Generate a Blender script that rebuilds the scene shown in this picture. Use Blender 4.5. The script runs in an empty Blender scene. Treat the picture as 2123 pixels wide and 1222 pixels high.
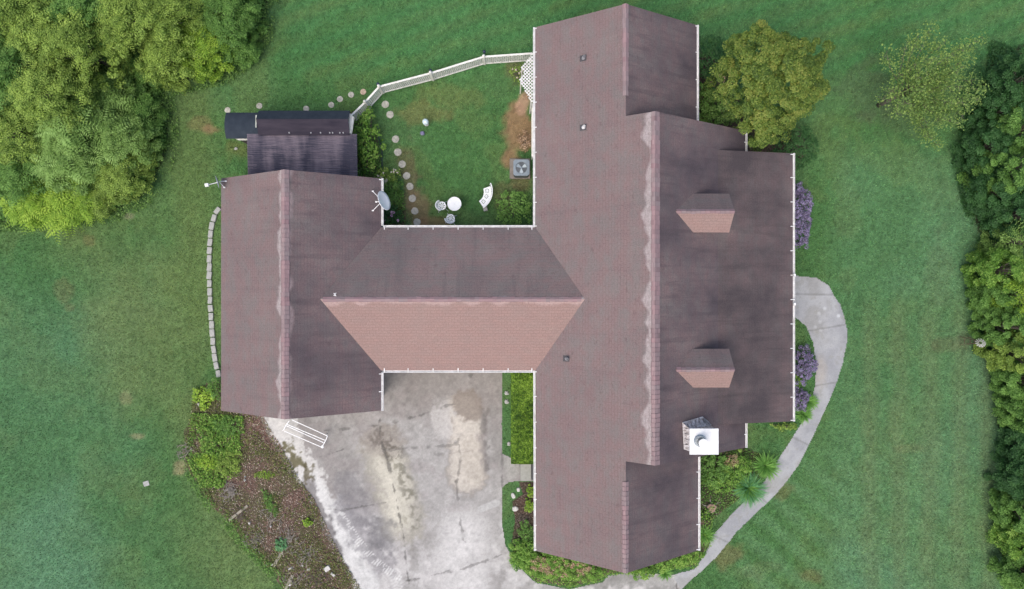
import bpy, math
import numpy as np
from mathutils import Vector, Matrix
R = math.radians
# ------------------------------------------------------------------ camera, world, sun
C = bpy.context.scene.collection
H, F, CX, CY = 35.0, 1409.0, 1061.5, 611.0
cd = bpy.data.cameras.new('camera'); cam = bpy.data.objects.new('camera', cd); C.objects.link(cam)
cam.location = (0, 0, H); cam.rotation_euler = (0, 0, 0)
cd.sensor_width = 36; cd.lens = 36*F/2123; cd.clip_end = 600
bpy.context.scene.camera = cam
SUN_EL, SUN_AZ = 61, 215            # elevation, compass azimuth (clockwise from +Y)
w = bpy.data.worlds.new('World'); bpy.context.scene.world = w; w.use_nodes = True
nt = w.node_tree; nt.nodes.clear()
sky = nt.nodes.new('ShaderNodeTexSky'); sky.sky_type = 'NISHITA'; sky.sun_disc = False
sky.sun_elevation = R(SUN_EL); sky.sun_rotation = R(SUN_AZ); sky.dust_density = 4.0; sky.ozone_density = 1.0
bg = nt.nodes.new('ShaderNodeBackground'); bg.inputs[1].default_value = 0.15
wo = nt.nodes.new('ShaderNodeOutputWorld'); nt.links.new(sky.outputs[0], bg.inputs[0]); nt.links.new(bg.outputs[0], wo.inputs[0])
sl = bpy.data.lights.new('sun', 'SUN'); sl.energy = 1.3; sl.angle = R(55); sl.color = (1, 0.95, 0.88)
so = bpy.data.objects.new('sun', sl); C.objects.link(so)
sd = Vector((math.sin(R(SUN_AZ))*math.cos(R(SUN_EL)), math.cos(R(SUN_AZ))*math.cos(R(SUN_EL)), math.sin(R(SUN_EL))))
so.rotation_euler = sd.to_track_quat('Z', 'Y').to_euler()
vs = bpy.context.scene.view_settings; vs.view_transform = 'Standard'; vs.look = 'None'; vs.exposure = 0.52; vs.gamma = 1
rng = np.random.default_rng(7)

# ------------------------------------------------------------------ helpers
def P(px, py, z=0.0):
    s = (H - z)/F
    return ((px-CX)*s, -(py-CY)*s, z)
def PP(pts, z=0.0): return [P(a, b, z)[:2] for a, b in pts]
def tag(o, label=None, cat=None, group=None, kind=None):
    if label: o['label'] = label
    if cat: o['category'] = cat
    if group: o['group'] = group
    if kind: o['kind'] = kind
    return o
def empty(name, loc=(0, 0, 0), label=None, cat=None, group=None, rz=0):
    o = bpy.data.objects.new(name, None); C.objects.link(o); o.location = loc; o.rotation_euler = (0, 0, rz)
    o.empty_display_size = 0.2
    return tag(o, label, cat, group)
def copy_tree(o, parent=None):
    c = o.copy(); C.objects.link(c); c.parent = parent
    for ch in [x for x in bpy.data.objects if x.parent == o]: copy_tree(ch, c)
    return c
class MB:
    def __init__(s): s.v = []; s.f = []; s.uv = []
    def add(s, vs, fs, uvs=None):
        b = len(s.v); s.v += [tuple(v) for v in vs]; s.f += [tuple(b+i for i in f) for f in fs]
        s.uv += uvs if uvs else [(0, 0)]*len(vs)
        return s
    def box(s, x0, y0, z0, x1, y1, z1):
        return s.add([(x0,y0,z0),(x1,y0,z0),(x1,y1,z0),(x0,y1,z0),(x0,y0,z1),(x1,y0,z1),(x1,y1,z1),(x0,y1,z1)],
              [(0,3,2,1),(4,5,6,7),(0,1,5,4),(1,2,6,5),(2,3,7,6),(3,0,4,7)])
    def obox(s, c, size, rz=0, tilt=0):
        M = Matrix.Translation(c) @ Matrix.Rotation(rz, 4, 'Z') @ Matrix.Rotation(tilt, 4, 'Y')
        a, b, d = [q/2 for q in size]
        vs = [M @ Vector(p) for p in [(-a,-b,-d),(a,-b,-d),(a,b,-d),(-a,b,-d),(-a,-b,d),(a,-b,d),(a,b,d),(-a,b,d)]]
        return s.add(vs, [(0,3,2,1),(4,5,6,7),(0,1,5,4),(1,2,6,5),(2,3,7,6),(3,0,4,7)])
    def bar(s, p, q, wd, ht=None):                      # rectangular bar from p to q
        ht = ht or wd; p = Vector(p); q = Vector(q); d = (q-p).normalized()
        up = Vector((0,0,1)) if abs(d.z) < .95 else Vector((1,0,0))
        a = d.cross(up).normalized()*wd/2; b = a.cross(d).normalized()*ht/2
        vs = [p-a-b,p+a-b,p+a+b,p-a+b,q-a-b,q+a-b,q+a+b,q-a+b]
        return s.add(vs, [(0,3,2,1),(4,5,6,7),(0,1,5,4),(1,2,6,5),(2,3,7,6),(3,0,4,7)])
    def tube(s, pts, rad, n=8, closed=True):
        pts = [Vector(p) for p in pts]
        if not hasattr(rad, '__len__'): rad = [rad]*len(pts)
        vs, fs = [], []
        for i, p in enumerate(pts):
            d = (pts[min(i+1, len(pts)-1)] - pts[max(i-1, 0)]).normalized()
            up = Vector((0,0,1)) if abs(d.z) < .9 else Vector((1,0,0))
            a = d.cross(up).normalized(); b = a.cross(d)
            for k in range(n):
                t = 2*math.pi*k/n; vs.append(p + (a*math.cos(t)+b*math.sin(t))*rad[i])
        for i in range(len(pts)-1):
            for k in range(n): fs.append((i*n+k, i*n+(k+1)%n, (i+1)*n+(k+1)%n, (i+1)*n+k))
        if closed: fs.append(tuple(range(n-1, -1, -1))); fs.append(tuple((len(pts)-1)*n+k for k in range(n)))
        return s.add(vs, fs)
    def lathe(s, c, prof, n=20):
        vs, fs = [], []
        for r, z in prof:
            for k in range(n):
                t = 2*math.pi*k/n; vs.append((c[0]+r*math.cos(t), c[1]+r*math.sin(t), c[2]+z))
        for i in range(len(prof)-1):
            for k in range(n): fs.append((i*n+k, i*n+(k+1)%n, (i+1)*n+(k+1)%n, (i+1)*n+k))
        if prof[0][0] > .001: fs.append(tuple(range(n-1, -1, -1)))
        if prof[-1][0] > .001: fs.append(tuple((len(prof)-1)*n+k for k in range(n)))
        return s.add(vs, fs)
    def prism(s, poly, z0, z1):
        n = len(poly); zt = z1 if callable(z1) else (lambda x, y: z1); zb = z0 if callable(z0) else (lambda x, y: z0)
        ar = sum(poly[i][0]*poly[(i+1)%n][1]-poly[(i+1)%n][0]*poly[i][1] for i in range(n))
        if ar < 0: poly = poly[::-1]
        vs = [(x,y,zb(x,y)) for x,y in poly]+[(x,y,zt(x,y)) for x,y in poly]
        return s.add(vs, [tuple(range(n-1,-1,-1)), tuple(range(n,2*n))]+[(i,(i+1)%n,n+(i+1)%n,n+i) for i in range(n)])
    def build(s, name, mat, parent=None, smooth=False, bevel=0):
        me = bpy.data.meshes.new(name); me.from_pydata(s.v, [], s.f)
        u = me.uv_layers.new(name='UVMap'); idx = np.empty(len(me.loops), dtype=np.int32); me.loops.foreach_get('vertex_index', idx)
        u.data.foreach_set('uv', np.array(s.uv, dtype=np.float32)[idx].ravel())
        me.materials.append(mat)
        if smooth: me.polygons.foreach_set('use_smooth', [True]*len(me.polygons))
        o = bpy.data.objects.new(name, me); C.objects.link(o)
        if parent: o.parent = parent
        if bevel:
            b = o.modifiers.new('bevel', 'BEVEL'); b.width = bevel; b.segments = 2; b.limit_method = 'ANGLE'
        return o
def npmesh(name, V, Fc, mat, parent=None, attrs=None, smooth=False):   # V (N,3), Fc (M,k) regular faces
    me = bpy.data.meshes.new(name); V = np.asarray(V, dtype=np.float32); Fc = np.asarray(Fc, dtype=np.int32)
    k = Fc.shape[1]; M = len(Fc)
    me.vertices.add(len(V)); me.vertices.foreach_set('co', V.ravel())
    me.loops.add(M*k); me.loops.foreach_set('vertex_index', Fc.ravel())
    me.polygons.add(M); me.polygons.foreach_set('loop_start', np.arange(0, M*k, k, dtype=np.int32))
    me.polygons.foreach_set('loop_total', np.full(M, k, dtype=np.int32))
    me.update(calc_edges=True)
    for an, arr in (attrs or {}).items():
        arr = np.asarray(arr, dtype=np.float32)
        if arr.ndim == 1:
            a = me.attributes.new(an, 'FLOAT', 'POINT'); a.data.foreach_set('value', arr)
        else:
            a = me.attributes.new(an, 'FLOAT_COLOR', 'POINT')
            a.data.foreach_set('color', np.concatenate([arr, np.ones((len(arr), 1), np.float32)], 1).astype(np.float32).ravel())
    if smooth: me.polygons.foreach_set('use_smooth', np.ones(M, dtype=bool))
    me.materials.append(mat)
    o = bpy.data.objects.new(name, me); C.objects.link(o)
    if parent: o.parent = parent
    return o
_lat = {}
def vnoise(x, y, sc, seed=0):
    if seed not in _lat: _lat[seed] = np.random.default_rng(1000+seed).random((256, 256))
    L = _lat[seed]; x = np.asarray(x)/sc+100.3; y = np.asarray(y)/sc+100.7
    xi = np.floor(x).astype(int); yi = np.floor(y).astype(int); fx = x-xi; fy = y-yi
    fx = fx*fx*(3-2*fx); fy = fy*fy*(3-2*fy); a = L[xi%256, yi%256]; b = L[(xi+1)%256, yi%256]; c = L[xi%256, (yi+1)%256]; d = L[(xi+1)%256, (yi+1)%256]
    return (a*(1-fx)+b*fx)*(1-fy)+(c*(1-fx)+d*fx)*fy
def fbm(x, y, sc, seed=0, o=4):
    t = 0; amp = 1; tot = 0
    for i in range(o): t = t+amp*vnoise(x, y, sc/2**i, seed+i*17); tot += amp; amp *= .55
    return t/tot
def inpoly(x, y, poly):
    x = np.asarray(x); y = np.asarray(y); ins = np.zeros(x.shape, bool); n = len(poly)
    for i in range(n):
        x0, y0 = poly[i]; x1, y1 = poly[(i+1)%n]
        c = ((y0 > y) != (y1 > y)) & (x < (x1-x0)*(y-y0)/((y1-y0) or 1e-9)+x0); ins ^= c
    return ins
def segd(x, y, pts):
    d = np.full(np.shape(x), 1e9); tt = np.zeros(np.shape(x)); L = 0
    for (x0, y0), (x1, y1) in zip(pts[:-1], pts[1:]):
        l2 = (x1-x0)**2+(y1-y0)**2; t = np.clip(((x-x0)*(x1-x0)+(y-y0)*(y1-y0))/l2, 0, 1)
        q = np.hypot(x-x0-t*(x1-x0), y-y0-t*(y1-y0)); m = q < d; d = np.where(m, q, d); tt = np.where(m, L+t*math.sqrt(l2), tt); L += math.sqrt(l2)
    return d, tt
def sstep(a, b, x):
    t = np.clip((x-a)/(b-a), 0, 1); return t*t*(3-2*t)
def mixc(c, col, m): return c*(1-m[:, None])+np.array(col)[None, :]*m[:, None]

# ------------------------------------------------------------------ materials
def base_mat(name, col=(.5,.5,.5), rough=.7, metal=0, spec=.4):
    m = bpy.data.materials.new(name); m.use_nodes = True; n = m.node_tree.nodes; b = n['Principled BSDF']
    b.inputs['Base Color'].default_value = (*col, 1); b.inputs['Roughness'].default_value = rough
    b.inputs['Metallic'].default_value = metal; b.inputs['Specular IOR Level'].default_value = spec
    return m, n, m.node_tree.links, b
def N(n, t, **kw):
    x = n.new(t)
    for k, v in kw.items(): setattr(x, k, v)
    return x
def mat_noise(name, c1, c2, scale=6, rough=.7, metal=0, spec=.4, bump=.0, stretch=(1,1,1), bscale=None):
    m, n, l, b = base_mat(name, c1, rough, metal, spec)
    tc = N(n, 'ShaderNodeTexCoord'); mp = N(n, 'ShaderNodeMapping'); mp.inputs['Scale'].default_value = stretch
    no = N(n, 'ShaderNodeTexNoise'); no.inputs['Scale'].default_value = scale; no.inputs['Detail'].default_value = 6; no.inputs['Roughness'].default_value = .65
    cr = N(n, 'ShaderNodeValToRGB'); cr.color_ramp.elements[0].position = .3; cr.color_ramp.elements[1].position = .7
    cr.color_ramp.elements[0].color = (*c1, 1); cr.color_ramp.elements[1].color = (*c2, 1)
    l.new(tc.outputs['Object'], mp.inputs[0]); l.new(mp.outputs[0], no.inputs['Vector']); l.new(no.outputs[0], cr.inputs[0]); l.new(cr.outputs[0], b.inputs['Base Color'])
    if bump:
        n2 = N(n, 'ShaderNodeTexNoise'); n2.inputs['Scale'].default_value = bscale or scale*6; bu = N(n, 'ShaderNodeBump'); bu.inputs['Strength'].default_value = bump; bu.inputs['Distance'].default_value = .02
        l.new(mp.outputs[0], n2.inputs['Vector']); l.new(n2.outputs[0], bu.inputs['Height']); l.new(bu.outputs[0], b.inputs['Normal'])
    return m
def mat_attr(name, rough=.85, fine=40, amt=.25, bump=.3):           # vertex colour x fine grain
    m, n, l, b = base_mat(name, rough=rough, spec=.25)
    at = N(n, 'ShaderNodeAttribute', attribute_name='col'); tc = N(n, 'ShaderNodeTexCoord')
    no = N(n, 'ShaderNodeTexNoise'); no.inputs['Scale'].default_value = fine; no.inputs['Detail'].default_value = 4
    mr = N(n, 'ShaderNodeMapRange'); mr.inputs[1].default_value = .3; mr.inputs[2].default_value = .7; mr.inputs[3].default_value = 1-amt; mr.inputs[4].default_value = 1+amt
    mu = N(n, 'ShaderNodeVectorMath', operation='SCALE'); l.new(tc.outputs['Object'], no.inputs['Vector']); l.new(no.outputs[0], mr.inputs[0])
    l.new(at.outputs['Color'], mu.inputs[0]); l.new(mr.outputs[0], mu.inputs['Scale']); l.new(mu.outputs[0], b.inputs['Base Color'])
    bu = N(n, 'ShaderNodeBump'); bu.inputs['Strength'].default_value = bump; bu.inputs['Distance'].default_value = .03; l.new(no.outputs[0], bu.inputs['Height']); l.new(bu.outputs[0], b.inputs['Normal'])
    return m
def mat_leaf(name, cols, trans=.4, rough=.55):
    cols = [tuple(min(.8, v*(1.75 if c[1] < .5 else 1)) for v in c) for c in cols]
    m, n, l, b = base_mat(name, rough=rough, spec=.3)
    at = N(n, 'ShaderNodeAttribute', attribute_name='tone'); cr = N(n, 'ShaderNodeValToRGB'); e = cr.color_ramp.elements
    while len(e) < len(cols): e.new(.5)
    for i, c in enumerate(cols): e[i].position = i/(len(cols)-1); e[i].color = (*c, 1)
    l.new(at.outputs['Fac'], cr.inputs[0]); l.new(cr.outputs[0], b.inputs['Base Color'])
    tr = N(n, 'ShaderNodeBsdfTranslucent'); l.new(cr.outputs[0], tr.inputs[0]); mx = N(n, 'ShaderNodeMixShader'); mx.inputs[0].default_value = trans
    l.new(b.outputs[0], mx.inputs[1]); l.new(tr.outputs[0], mx.inputs[2]); l.new(mx.outputs[0], n['Material Output'].inputs[0])
    return m
def shingle(name, ca, cb, algae, acol, band, bandcol, seed=0., row=.145, spk=1.):
    """laminated shingles on UV metres (u along the eave, v down from the ridge); algae streaks; bleached band under the ridge cap"""
    m, n, l, b = base_mat(name, rough=.9, spec=.2)
    uv = N(n, 'ShaderNodeUVMap'); off = N(n, 'ShaderNodeMapping'); off.inputs['Location'].default_value = (seed*7.3, 0, 0); l.new(uv.outputs[0], off.inputs[0])
    br = N(n, 'ShaderNodeTexBrick'); br.offset = .5; br.offset_frequency = 2
    br.inputs['Scale'].default_value = 1; br.inputs['Brick Width'].default_value = .27; br.inputs['Row Height'].default_value = row
    br.inputs['Mortar Size'].default_value = .012; br.inputs['Mortar Smooth'].default_value = .4; br.inputs['Bias'].default_value = 0
    br.inputs['Color1'].default_value = (*ca, 1); br.inputs['Color2'].default_value = (*cb, 1); br.inputs['Mortar'].default_value = tuple(x*.84 for x in ca)+(1,)
    wob = N(n, 'ShaderNodeTexNoise'); wob.inputs['Scale'].default_value = 1.3; ad = N(n, 'ShaderNodeVectorMath', operation='MULTIPLY_ADD'); ad.inputs[1].default_value = (.03,.03,0)
    l.new(off.outputs[0], wob.inputs['Vector']); l.new(wob.outputs['Color'], ad.inputs[0]); l.new(off.outputs[0], ad.inputs[2]); l.new(ad.outputs[0], br.inputs['Vector'])
    # soft patches of greyer / redder tabs
    def noise(scale, sx, sy, det=5, rg=.6):
        mp = N(n, 'ShaderNodeMapping'); mp.inputs['Scale'].default_value = (sx, sy, 1); l.new(off.outputs[0], mp.inputs[0])
        t = N(n, 'ShaderNodeTexNoise'); t.inputs['Scale'].default_value = scale; t.inputs['Detail'].default_value = det; t.inputs['Roughness'].default_value = rg
        l.new(mp.outputs[0], t.inputs['Vector']); return t.outputs[0]
    def ramp(src, a, c, lo=0., hi=1.):
        r = N(n, 'ShaderNodeMapRange'); r.inputs[1].default_value = a; r.inputs[2].default_value = c; r.inputs[3].default_value = lo; r.inputs[4].default_value = hi; l.new(src, r.inputs[0]); return r.outputs[0]
    def mix(f, A, B):
        x = N(n, 'ShaderNodeMix', data_type='RGBA'); l.new(f, x.inputs[0])
        for s, q in ((6, A), (7, B)):
            if isinstance(q, tuple): x.inputs[s].default_value = (*q, 1)
            else: l.new(q, x.inputs[s])
        return x.outputs[2]
    g = tuple(np.mean(ca)*.55+.45*x for x in ca)
    c = mix(ramp(noise(1.1, 1, 1.6), .42, .62, 0, .5*spk), br.outputs['Color'], (g[0]*.9, g[1]*1.06, g[2]*1.02))
    c = mix(ramp(noise(2.2, 1, 2.2, 3), .6, .68, 0, .55*spk), c, tuple(x*.68 for x in ca))
    c = mix(ramp(noise(2.6, 1, 2.0, 2), .36, .28, 0, .45), c, (ca[0]*1.12, ca[1]*1.25, ca[2]*1.18))
    # algae: blotches + streaks running down the slope
    al = N(n, 'ShaderNodeMath', operation='MULTIPLY'); l.new(ramp(noise(.32, 1, .8, 6, .6), .3, .66), al.inputs[0]); al.inputs[1].default_value = algae
    c = mix(al.outputs[0], c, acol)
    st = N(n, 'ShaderNodeMath', operation='MULTIPLY'); l.new(ramp(noise(1.0, 3.2, .35, 4), .5, .72), st.inputs[0]); st.inputs[1].default_value = algae*.5
    c = mix(st.outputs[0], c, tuple(x*.8 for x in acol))
    if band:
        sx = N(n, 'ShaderNodeSeparateXYZ'); l.new(uv.outputs[0], sx.inputs[0])
        # scalloped lower edge
        wn = noise(.8, 1, .0, 1); thr = ramp(wn, .35, .68, band*.45, band*1.35)
        sub = N(n, 'ShaderNodeMath', operation='SUBTRACT'); l.new(thr, sub.inputs[0]); l.new(sx.outputs[1], sub.inputs[1])
        e2 = N(n, 'ShaderNodeMath', operation='ADD'); l.new(sub.outputs[0], e2.inputs[0]); l.new(ramp(noise(5, 1, 1, 4), .3, .7, -.045, .045), e2.inputs[1])
        mk = N(n, 'ShaderNodeMath', operation='MULTIPLY'); l.new(ramp(e2.outputs[0], -.03, .11), mk.inputs[0]); l.new(ramp(noise(5, 1, 2, 4), .3, .65, .35, .85), mk.inputs[1])
        c = mix(mk.outputs[0], c, bandcol)
    fine = ramp(noise(18, 1, 1, 3, .7), .3, .7, .82, 1.18)
    sc = N(n, 'ShaderNodeVectorMath', operation='SCALE'); l.new(c, sc.inputs[0]); l.new(fine, sc.inputs['Scale']); l.new(sc.outputs[0], b.inputs['Base Color'])
    bu = N(n, 'ShaderNodeBump'); bu.inputs['Strength'].default_value = .5; bu.inputs['Distance'].default_value = .012; l.new(br.outputs['Fac'], bu.inputs['Height']); bu.invert = True
    l.new(bu.outputs[0], b.inputs['Normal'])
    return m
def mat_siding():
    m, n, l, b = base_mat('white_siding', (.7,.7,.68), .5)
    tc = N(n, 'ShaderNodeTexCoord'); wv = N(n, 'ShaderNodeTexWave'); wv.bands_direction = 'Z'; wv.wave_profile = 'SAW'; wv.inputs['Scale'].default_value = 1.2; wv.inputs['Distortion'].default_value = 0
    bu = N(n, 'ShaderNodeBump'); bu.inputs['Strength'].default_value = .6; bu.inputs['Distance'].default_value = .02
    l.new(tc.outputs['Object'], wv.inputs['Vector']); l.new(wv.outputs[0], bu.inputs['Height']); l.new(bu.outputs[0], b.inputs['Normal'])
    return m
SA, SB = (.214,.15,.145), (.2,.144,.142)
AL = (.078,.063,.072)
PALE = (.38,.335,.33)
M = {}
M['sh_w'] = shingle('shingle_west', SA, SB, .22, AL, .5, PALE, 1)
M['sh_w_garage'] = shingle('shingle_garage_west', SA, SB, .3, AL, .46, PALE, 2)
M['sh_e'] = shingle('shingle_east', SA, SB, 1.0, AL, 0, PALE, 3)
M['sh_e_band'] = shingle('shingle_garage_east', SA, SB, .85, AL, .34, (.28,.22,.22), 4)
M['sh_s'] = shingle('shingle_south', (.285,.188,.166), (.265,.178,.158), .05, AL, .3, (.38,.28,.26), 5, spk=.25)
M['sh_p'] = shingle('shingle_porch', tuple(x*.82 for x in SA), tuple(x*.82 for x in SB), 1.0, (.064,.053,.057), 0, PALE, 3)  # base and algae colours darkened to offset brighter light on the shallow pitch
M['sh_n'] = shingle('shingle_north', SA, SB, .6, (.09,.085,.09), .12, PALE, 6)
M['cap'] = shingle('ridge_cap_shingle', (.27,.175,.185), (.30,.205,.21), .1, AL, 0, PALE, 7, row=.3)
M['siding'] = mat_siding()
M['white'] = mat_noise('white_paint', (.62,.62,.62), (.82,.82,.81), 3, .45)
M['gutter'] = mat_noise('gutter_white', (.55,.54,.52), (.86,.86,.86), 5, .4)
M['fence'] = mat_noise('fence_white', (.55,.53,.47), (.8,.79,.74), 5, .6)
M['iron'] = mat_noise('white_cast_iron', (.74,.76,.77), (.86,.87,.87), 9, .4)
M['soil_dark'] = mat_noise('dark_flashing', (.05,.045,.05), (.08,.075,.08), 9, .6)
M['glass'] = base_mat('window_glass', (.03,.04,.05), .08, 0, .8)[0]
M['lead'] = mat_noise('vent_pipe_grey', (.2,.2,.21), (.35,.35,.36), 20, .5)
M['bark'] = mat_noise('bark', (.09,.07,.055), (.2,.17,.14), 12, .9, bump=.5, stretch=(1,1,.3))
M['barkpale'] = mat_noise('pale_bark', (.22,.19,.16), (.36,.33,.29), 12, .9, bump=.4)
M['stone'] = mat_noise('pale_stepping_stone', (.3,.29,.25), (.5,.48,.42), 9, .9, bump=.3)
M['blockstone'] = mat_noise('grey_block', (.27,.27,.25), (.42,.42,.4), 8, .9, bump=.4)
M['concrete'] = mat_noise('old_concrete', (.3,.29,.27), (.45,.44,.42), 5, .9, bump=.2)
M['wood'] = mat_noise('weathered_wood', (.2,.18,.14), (.36,.33,.27), 14, .85, bump=.3, stretch=(.3,1,1))

# ------------------------------------------------------------------ layout polygons (ground)
DRIVE = PP([(500,845),(540,868),(556,905),(580,945),(602,985),(628,1010),(640,1040),(662,1065),(668,1100),(690,1135),(700,1165),(722,1195),(740,1235),(760,1300),
            (1440,1300),(1500,1240),(1412,1222),(1440,1180),(1405,1192),(1300,1188),(1262,1193),(1250,1207),(1180,1222),(1110,1208),(1072,1172),(1048,1130),(1041,1090),(1041,1012),(1055,1000),(1075,998),(1115,998),
            (1115,962),(1075,962),(1060,950),(1041,940),(1041,740),(480,740)])
WALK = PP([(1640,570),(1655,573),(1690,575),(1718,592),(1728,612),(1742,632),(1750,656),(1757,690),(1755,712),(1747,752),(1735,790),(1722,825),(1702,868),(1682,912),(1656,965),(1640,985),(1622,1010),(1606,1028),
           (1582,1050),(1530,1100),(1482,1158),(1412,1222),(1398,1200),(1400,1190),(1440,1180),(1462,1150),(1478,1110),(1520,1062),(1556,1028),(1580,1005),(1612,955),(1640,912),(1656,885),(1678,852),(1690,800),(1692,755),(1686,712),(1672,678),(1645,655),(1630,655)])
BEDW = PP([(455,790),(420,800),(400,830),(396,862),(385,905),(378,940),(398,985),(420,1010),(440,1050),(480,1085),(510,1125),(545,1165),(575,1190),(600,1240),(620,1300),(770,1300),(750,1222),(712,1160),(680,1095),(652,1035),(612,980),(592,940),(568,900),(545,862),(500,835),(460,840)])
BEDE = PP([(1075,1000),(1112,1000),(1112,1150),(1075,1150),(1062,1120),(1068,1080),(1062,1040),(1085,1025)])
BEDS = PP([(1060,1130),(1112,1130),(1450,1130),(1450,1060),(1480,1040),(1470,1130),(1440,1175),(1310,1186),(1262,1190),(1240,1205),(1180,1217),(1110,1204),(1075,1170)])
BEDF = PP([(1440,930),(1545,930),(1600,950),(1590,985),(1560,1020),(1500,1055),(1475,1080),(1440,1080)])
BEDN = PP([(1440,110),(1500,120),(1560,260),(1660,265),(1676,310),(1660,345),(1640,350),(1640,315),(1440,315)])
BEDC = PP([(727,230),(760,225),(785,300),(795,370),(838,400),(842,465),(780,475),(720,400),(720,240)])
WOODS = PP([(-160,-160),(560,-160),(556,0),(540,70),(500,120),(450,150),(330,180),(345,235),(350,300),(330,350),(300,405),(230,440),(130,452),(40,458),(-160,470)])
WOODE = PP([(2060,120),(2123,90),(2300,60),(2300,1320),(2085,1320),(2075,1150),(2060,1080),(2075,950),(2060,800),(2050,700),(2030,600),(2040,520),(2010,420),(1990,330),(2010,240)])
HOUSEFOOT = [PP([(470,375),(785,375),(785,850),(470,850)],2.5), PP([(780,480),(1115,480),(1115,765),(780,765)],2.5), PP([(1115,60),(1440,60),(1440,315),(1635,325),(1635,870),(1440,930),(1440,1140),(1118,1140)],2.5)]

def lawn_color(x, y):
    px = x*F/H+CX; py = CY-y*F/H
    n1 = fbm(x, y, 5, 1); n2 = fbm(x, y, 1.6, 2); n3 = fbm(x, y, .5, 3, 3); n4 = fbm(x, y, 9, 4)
    c = np.tile(np.array([.042,.098,.036]), (len(x), 1))
    c = mixc(c, (.034,.09,.03), sstep(.45, .62, n1))
    c = mixc(c, (.06,.1,.034), sstep(.46, .66, n2)*.4)
    # cool blue-green sward, lower left and right of the house
    m = np.maximum(sstep(420, 120, px)*sstep(480, 720, py), .75*sstep(1690, 1760, px)*sstep(260, 420, py))
    c = mixc(c, (.056,.128,.072), m*(.35+.6*sstep(.35, .6, n4)))
    # dry worn belts
    d, _ = segd(px, py, [(120,420),(230,560),(300,700),(400,900),(520,1120)]); m = sstep(170, 20, d+220*(n1-.5))
    c = mixc(c, (.08,.112,.043), m*.5)
    d, _ = segd(px, py, [(390,240),(400,420),(420,640)]); c = mixc(c, (.07,.105,.035), sstep(90, 10, d+120*(n2-.5))*.55)
    # mower streaks lower right
    a = (x*.62+y*.78); st = .5+.5*np.sin(a*5.2+2*n2); m = sstep(1480, 1560, px)*sstep(880, 1000, py)
    c = mixc(c, (.06,.13,.06), m*st*.6)
    a2 = (x*.35-y*.94); st = .5+.5*np.sin(a2*6.+3*n2); m = sstep(1120, 1180, px)*sstep(120, 60, py)+sstep(540, 620, px)*sstep(200, 120, py)
    c = mixc(c, (.03,.10,.035), np.clip(m, 0, 1)*(.15+.6*st))
    # vertical faint mowing bands right lawn
    c = mixc(c, (.075,.10,.05), sstep(1740, 1800, px)*sstep(560, 700, py)*(.5+.5*np.sin(x*4.1+n2*3))*.35)
    # brown / bare spots
    def spot(qx, qy, rx, ry, col, amt=.8, ang=0.):
        nonlocal c
        ca, sa = math.cos(ang), math.sin(ang); ux = (px-qx)*ca+(py-qy)*sa; uy = -(px-qx)*sa+(py-qy)*ca
        q = np.sqrt((ux/rx)**2+(uy/ry)**2)+1.1*(n3-.5)+.5*(n2-.5); c = mixc(c, col, sstep(1.15, .6, q)*amt)
    BR, DK, TN = (.13,.085,.05), (.075,.06,.035), (.26,.2,.14)
    for q in [(1076,262,32,58,BR,.85),(1060,330,22,22,BR,.8),(1085,215,14,26,(.2,.14,.1),.8),(868,440,28,60,(.105,.08,.05),.75),(905,460,40,18,BR,.6),(850,380,14,80,(.1,.08,.05),.55),(1045,410,30,40,DK,.45),
              (1082,380,26,30,DK,.6),(836,330,14,40,DK,.5),(1070,150,24,30,DK,.5),(880,232,60,24,(.1,.1,.04),.5),(930,200,80,30,(.08,.1,.035),.4),(415,258,26,16,BR,.7),(440,270,22,10,BR,.6),
              (373,970,15,17,TN,.85),(288,905,16,7,TN,.7),(262,825,12,20,TN,.4),(185,500,16,14,BR,.6),(130,600,22,26,BR,.5),(145,640,14,10,BR,.55),(290,1000,60,50,(.085,.1,.04),.4),
              (1620,1020,26,18,BR,.6),(1500,1150,40,30,BR,.35),(1680,1195,26,16,BR,.6),(1560,1185,60,20,(.12,.13,.08),.4),(1880,930,40,12,BR,.3),(1960,715,30,18,DK,.7),(2000,705,22,12,(.06,.06,.04),.7),
              (1875,245,90,40,(.06,.065,.04),.55),(1800,190,60,70,(.05,.07,.04),.4),(10,440,30,30,BR,.8),(268,448,14,10,(.25,.2,.18),.6),(1510,900,50,40,(.1,.085,.05),.55),(1950,560,30,90,(.08,.09,.055),.35),(490,310,30,25,(.08,.09,.03),.5)]:
        q = list(q)
        if (q[0] < 440 or q[0] > 1500) and q[1] > 200: q[5] *= .4
        spot(*q)
    # shade-grown dark turf by eaves is left to the light; grain
    g = 1+.75*(fbm(x, y, .12, 9, 3)-.5)+.25*(n3-.5)
    return np.clip(c, .02, 1)*g[:, None]*1.95*np.array([1.14,1.05,1.0])

# ground: one sheet, dense inside the view, coarse to the horizon
xs = np.concatenate([[-400,-200,-100,-60,-40], np.arange(-30, 30.01, .14), [40,60,100,200,400]])
ys = np.concatenate([[-400,-200,-100,-60,-35], np.arange(-19, 19.01, .14), [35,60,100,200,400]])
gx, gy = np.meshgrid(xs, ys, indexing='ij'); nx, ny = gx.shape
V = np.stack([gx.ravel(), gy.ravel(), np.zeros(nx*ny)], 1); idx = np.arange(nx*ny).reshape(nx, ny)
Fq = np.stack([idx[:-1,:-1], idx[1:,:-1], idx[1:,1:], idx[:-1,1:]], -1).reshape(-1, 4)
M['lawn'] = mat_attr('lawn_soil', .95, 60, .3, .5)
col = lawn_color(V[:,0], V[:,1])*.8
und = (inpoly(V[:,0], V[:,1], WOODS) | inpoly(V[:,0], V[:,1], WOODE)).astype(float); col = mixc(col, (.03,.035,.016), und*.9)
tag(npmesh('ground', V, Fq, M['lawn'], attrs={'col': col}), kind='structure')

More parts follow.
